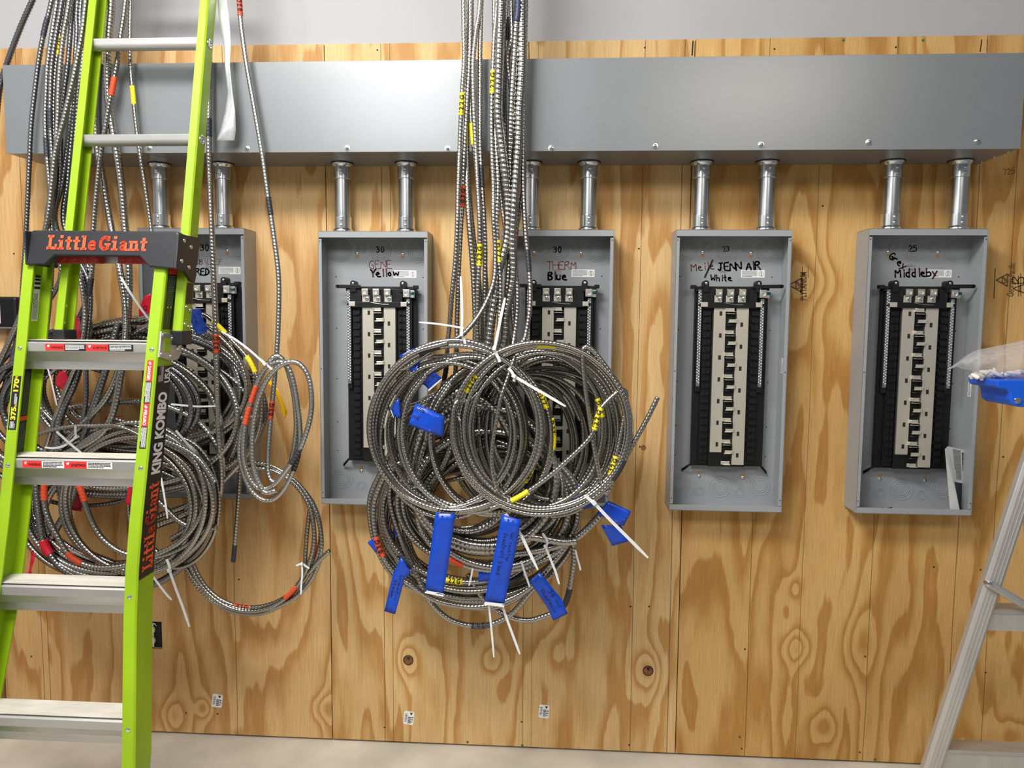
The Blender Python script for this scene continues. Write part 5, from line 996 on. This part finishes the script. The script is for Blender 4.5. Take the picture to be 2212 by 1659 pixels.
z0_, z1_ = L_at(358, 712)[2], L_at(372, 578)[2]
f = lambda a, b: web(z0_+(z1_-z0_)*b, .012+.045*a, .0012); k = patch(MB(), f, 1, 8).build('instruction_sticker', M_sblack, rr); g = lambda a, b: f(a, b)+np.array([.0007, 0, 0])
patch(MB(), sub(g, 0, .9, 1, 1)).build('print', M_sred, k); small_print(MB(), g, 10, 6, .08, .92, .58, .88).build('print', M_greyink, k)
q = MB()
for a in (.3, .68):
    for dx in (-.1, .1): q.add([g(a-.02+dx*1.2, .36), g(a+.02+dx*1.2, .36), g(a+.02, .52), g(a-.02, .52)], [(0, 1, 2, 3)])
    for j in range(3): patch(q, sub(g, a-.1, .39+.04*j, a+.1, .4+.04*j))
q.build('pictogram', M_greyink, k); q = MB()
for a in (.35, .6): q.add([g(a-.03, .06), g(a, .06), g(a+.06, .3), g(a+.03, .3)], [(0, 1, 2, 3)])
q.build('pictogram', M_greyink, k)
for a in (.3, .68): patch(MB(), sub(g, a-.06, .345, a+.04, .37)).build('print', M_syel, k)
ef = lambda a, b: np.array([eR+.0012, -(DL(zb)+EO)+.01+.034*a-(-.22)*0, L_at(395, 660, EO)[2]+.06*b]); k = patch(MB(), lambda a, b: np.array([eR+.0012, -(DL(L_at(395, 656, EO)[2]+.058*b)+EO)+.008+.036*a, L_at(395, 656, EO)[2]+.058*b])).build('black_sticker', M_sblack, er)
for yy in (663, 670, 700, 706): 
    z = L_at(396, yy, EO)[2]; MB().lathe((eR+.0004, -(DL(z)+EO)+(.014 if yy in (663, 700) else .036), z), (1, 0, 0), [(0, .0055), (.002, .005), (.003, .003)], 12).build('rivet', M_zinc, er, True)
for yy, bb in ((655, .014), (660, .036), (690, .014), (697, .036)):
    z = L_at(130, yy, EO)[2]; MB().lathe((eL+.005, -(DL(z)+EO)+bb, z), (1, 0, 0), [(0, .005), (.002, .0045)], 12).build('rivet', M_zinc, el, True)
z = L_at(205, 40, EO)[2]; f = lambda a, b: np.array([eL+.0052, -(DL(z-.06+.12*b)+EO)+.02+.012*a, z-.06+.12*b]); k = patch(MB(), sub(f, 0, 0, 1, .5)).build('fly_sticker', M_sblack, el); patch(MB(), sub(f, .1, .55, .9, 1.)).build('fly_sticker', M_sred, el)

# ------------------------------------------------------------------ aluminium step ladder at the right
DS = .62
o = thing('step_ladder', 'worn aluminium step ladder with a blue top at the right edge', 'ladder', at(2015, 1659, DS)*np.array([1, 1, 0]))
def slant(px_t, py_t, px_b, py_b, wpx, dep, name, m, d=DS, ext=0.):
    a, b = at(px_t, py_t, d), at(px_b, py_b, d)
    if ext: b = b+(b-a)/(a[2]-b[2])*(b[2]-.012)
    wd = wpx*(2.5-d)/1607; t_ = Vector(b-a).normalized(); s = t_.cross(Vector((0, 1, 0))).normalized(); mb = MB()
    L = []
    for p in (a, b): p = Vector(p); L.append([p+s*wd/2, p+s*wd*.3+Vector((0, -.004, 0)), p-s*wd*.3+Vector((0, -.004, 0)), p-s*wd/2, p-s*wd/2+Vector((0, dep, 0)), p+s*wd/2+Vector((0, dep, 0))])
    return mb.loft(L).build(name, m, o, bevel=.0012), Vector(a), Vector(b), s, wd
lg, A1, B1, sd, wd = slant(2268, 888, 2015.5, 1659, 38, .018, 'leg', M_oldalu, DS, 1.)
for k_ in (-.12, .1, .3):
    MB().tube([A1+sd*wd*k_+Vector((0, -.0042, 0)), B1+sd*wd*k_+Vector((0, -.0042, 0))], .0011, 6).build('leg_rib', M_oldalu, lg)
MB().box(B1[0]-.028, B1[0]+.028, B1[1]-.01, B1[1]+.036, 0, .03).build('foot', M_dark_seal, o, bevel=.003)
lg2, A2, B2_, sd2, wd2 = slant(2420, 888, 2640, 1659, 36, .03, 'leg', M_oldalu, DS, 1.); MB().box(B2_[0]-.028, B2_[0]+.028, B2_[1]-.01, B2_[1]+.036, 0, .03).build('foot', M_dark_seal, o, bevel=.003)
br, a_, b_, s_, w_ = slant(2136, 1260, 2262, 1336, 17, .004, 'spreader', M_alu, DS+.012); MB().lathe(at(2136, 1262, DS+.016), (0, -1, 0), [(-.012, .0075), (.003, .0075), (.005, .004)], 14).build('pivot', M_zinc, br, True)
for yt, yb, xl, xr in ((1331, 1364, 2128, 2550), (1646, 1682, 2026, 2640)):
    p, q = at(xl, yb, DS), at(xr, yt, DS); k = MB().box(p[0], q[0], -DS+.006, -DS+.05, p[2], q[2]-.01).build('step', M_oldalu, o, bevel=.001); MB().box(p[0], q[0], -DS+.004, -DS+.056, q[2]-.0098, q[2]).build('tread', M_alu, k)
cp_ = [(2154, 821), (2154, 836), (2160, 839), (2176, 842), (2182, 849), (2182, 864), (2186, 872), (2194, 878), (2206, 880), (2290, 880), (2400, 880), (2520, 878), (2530, 821)]
cap2 = MB().poly([(at(*q, DS+.01)[0], at(*q, DS+.01)[2]) for q in cp_], -DS-.01, -DS+.12).build('top', M_bluecap, o, bevel=.004)
MB().lathe(at(2198, 865, DS+.0102), (0, -1, 0), [(0, .0085), (.003, .0075), (.004, .004)], 16).build('rivet', M_zinc, cap2, True)

# ------------------------------------------------------------------ plastic bag with white bits on the blue top
m = bpy.data.materials.new('clear_film'); m.use_nodes = True; nt = m.node_tree; b = nt.nodes['Principled BSDF']; out = nt.nodes['Material Output']
b.inputs['Base Color'].default_value = (.86, .84, .82, 1); b.inputs['Roughness'].default_value = .28
tr = nt.nodes.new('ShaderNodeBsdfTransparent'); mx = nt.nodes.new('ShaderNodeMixShader'); nz = nt.nodes.new('ShaderNodeTexNoise'); nz.inputs['Scale'].default_value = 18; rp = nt.nodes.new('ShaderNodeMapRange')
rp.inputs[3].default_value = .12; rp.inputs[4].default_value = .42; nt.links.new(nz.outputs['Fac'], rp.inputs[0]); nt.links.new(rp.outputs[0], mx.inputs[0]); nt.links.new(tr.outputs[0], mx.inputs[1]); nt.links.new(b.outputs[0], mx.inputs[2]); nt.links.new(mx.outputs[0], out.inputs[0])
top = [(2047, 796), (2064, 786), (2084, 770), (2106, 757), (2150, 748), (2212, 735), (2280, 722), (2340, 730)]; bot = [(2049, 799), (2066, 792), (2078, 797), (2096, 799), (2110, 812), (2150, 822), (2280, 825), (2340, 822)]
bag = thing('plastic_bag', 'clear plastic bag of small white pieces lying on the blue ladder top', 'bag', at(2250, 822, DS))
for sgn, nm in ((1, 'front_film'), (-1, 'back_film')):
    mb = MB(); NV = 6
    def f(a, b):
        x_ = a*(len(top)-1); i = min(int(x_), len(top)-2); t = x_-i; T = np.array(top[i])*(1-t)+np.array(top[i+1])*t; Bt = np.array(bot[i])*(1-t)+np.array(bot[i+1])*t
        q = Bt*(1-b)+T*b; bulge = .05*math.sin(PI*b)**.7*min(1, a*2.2)+.004*math.sin(17*a+5*b)+.003*math.sin(31*a-9*b)
        return at(q[0], q[1], DS-.05+sgn*bulge)
    patch(mb, f, 36, 8).build(nm, m, bag, 'all')
rn = random.Random(5)
for i in range(26):
    x_ = 2104+rn.random()**1.2*150; y_ = 813-rn.random()*10*(1 if x_ > 2125 else .2)
    c = Vector(at(x_, y_, DS-.05+rn.uniform(-.02, .025))); a = rn.uniform(0, PI); dv = Vector((math.cos(a), rn.uniform(-.4, .4), math.sin(a)*.35)).normalized(); L = rn.uniform(.009, .016)
    k = MB().lathe(c-dv*L, dv, [(0, .004), (L*.5, .0055), (L*1.6, .0045), (L*2, .003)], 8).build('plastic_anchor', M_crumb, smooth=True)
    tag(k, 'small white plastic piece heaped in the clear bag on the blue ladder top', 'plastic piece', 'white plastic pieces in the clear bag')
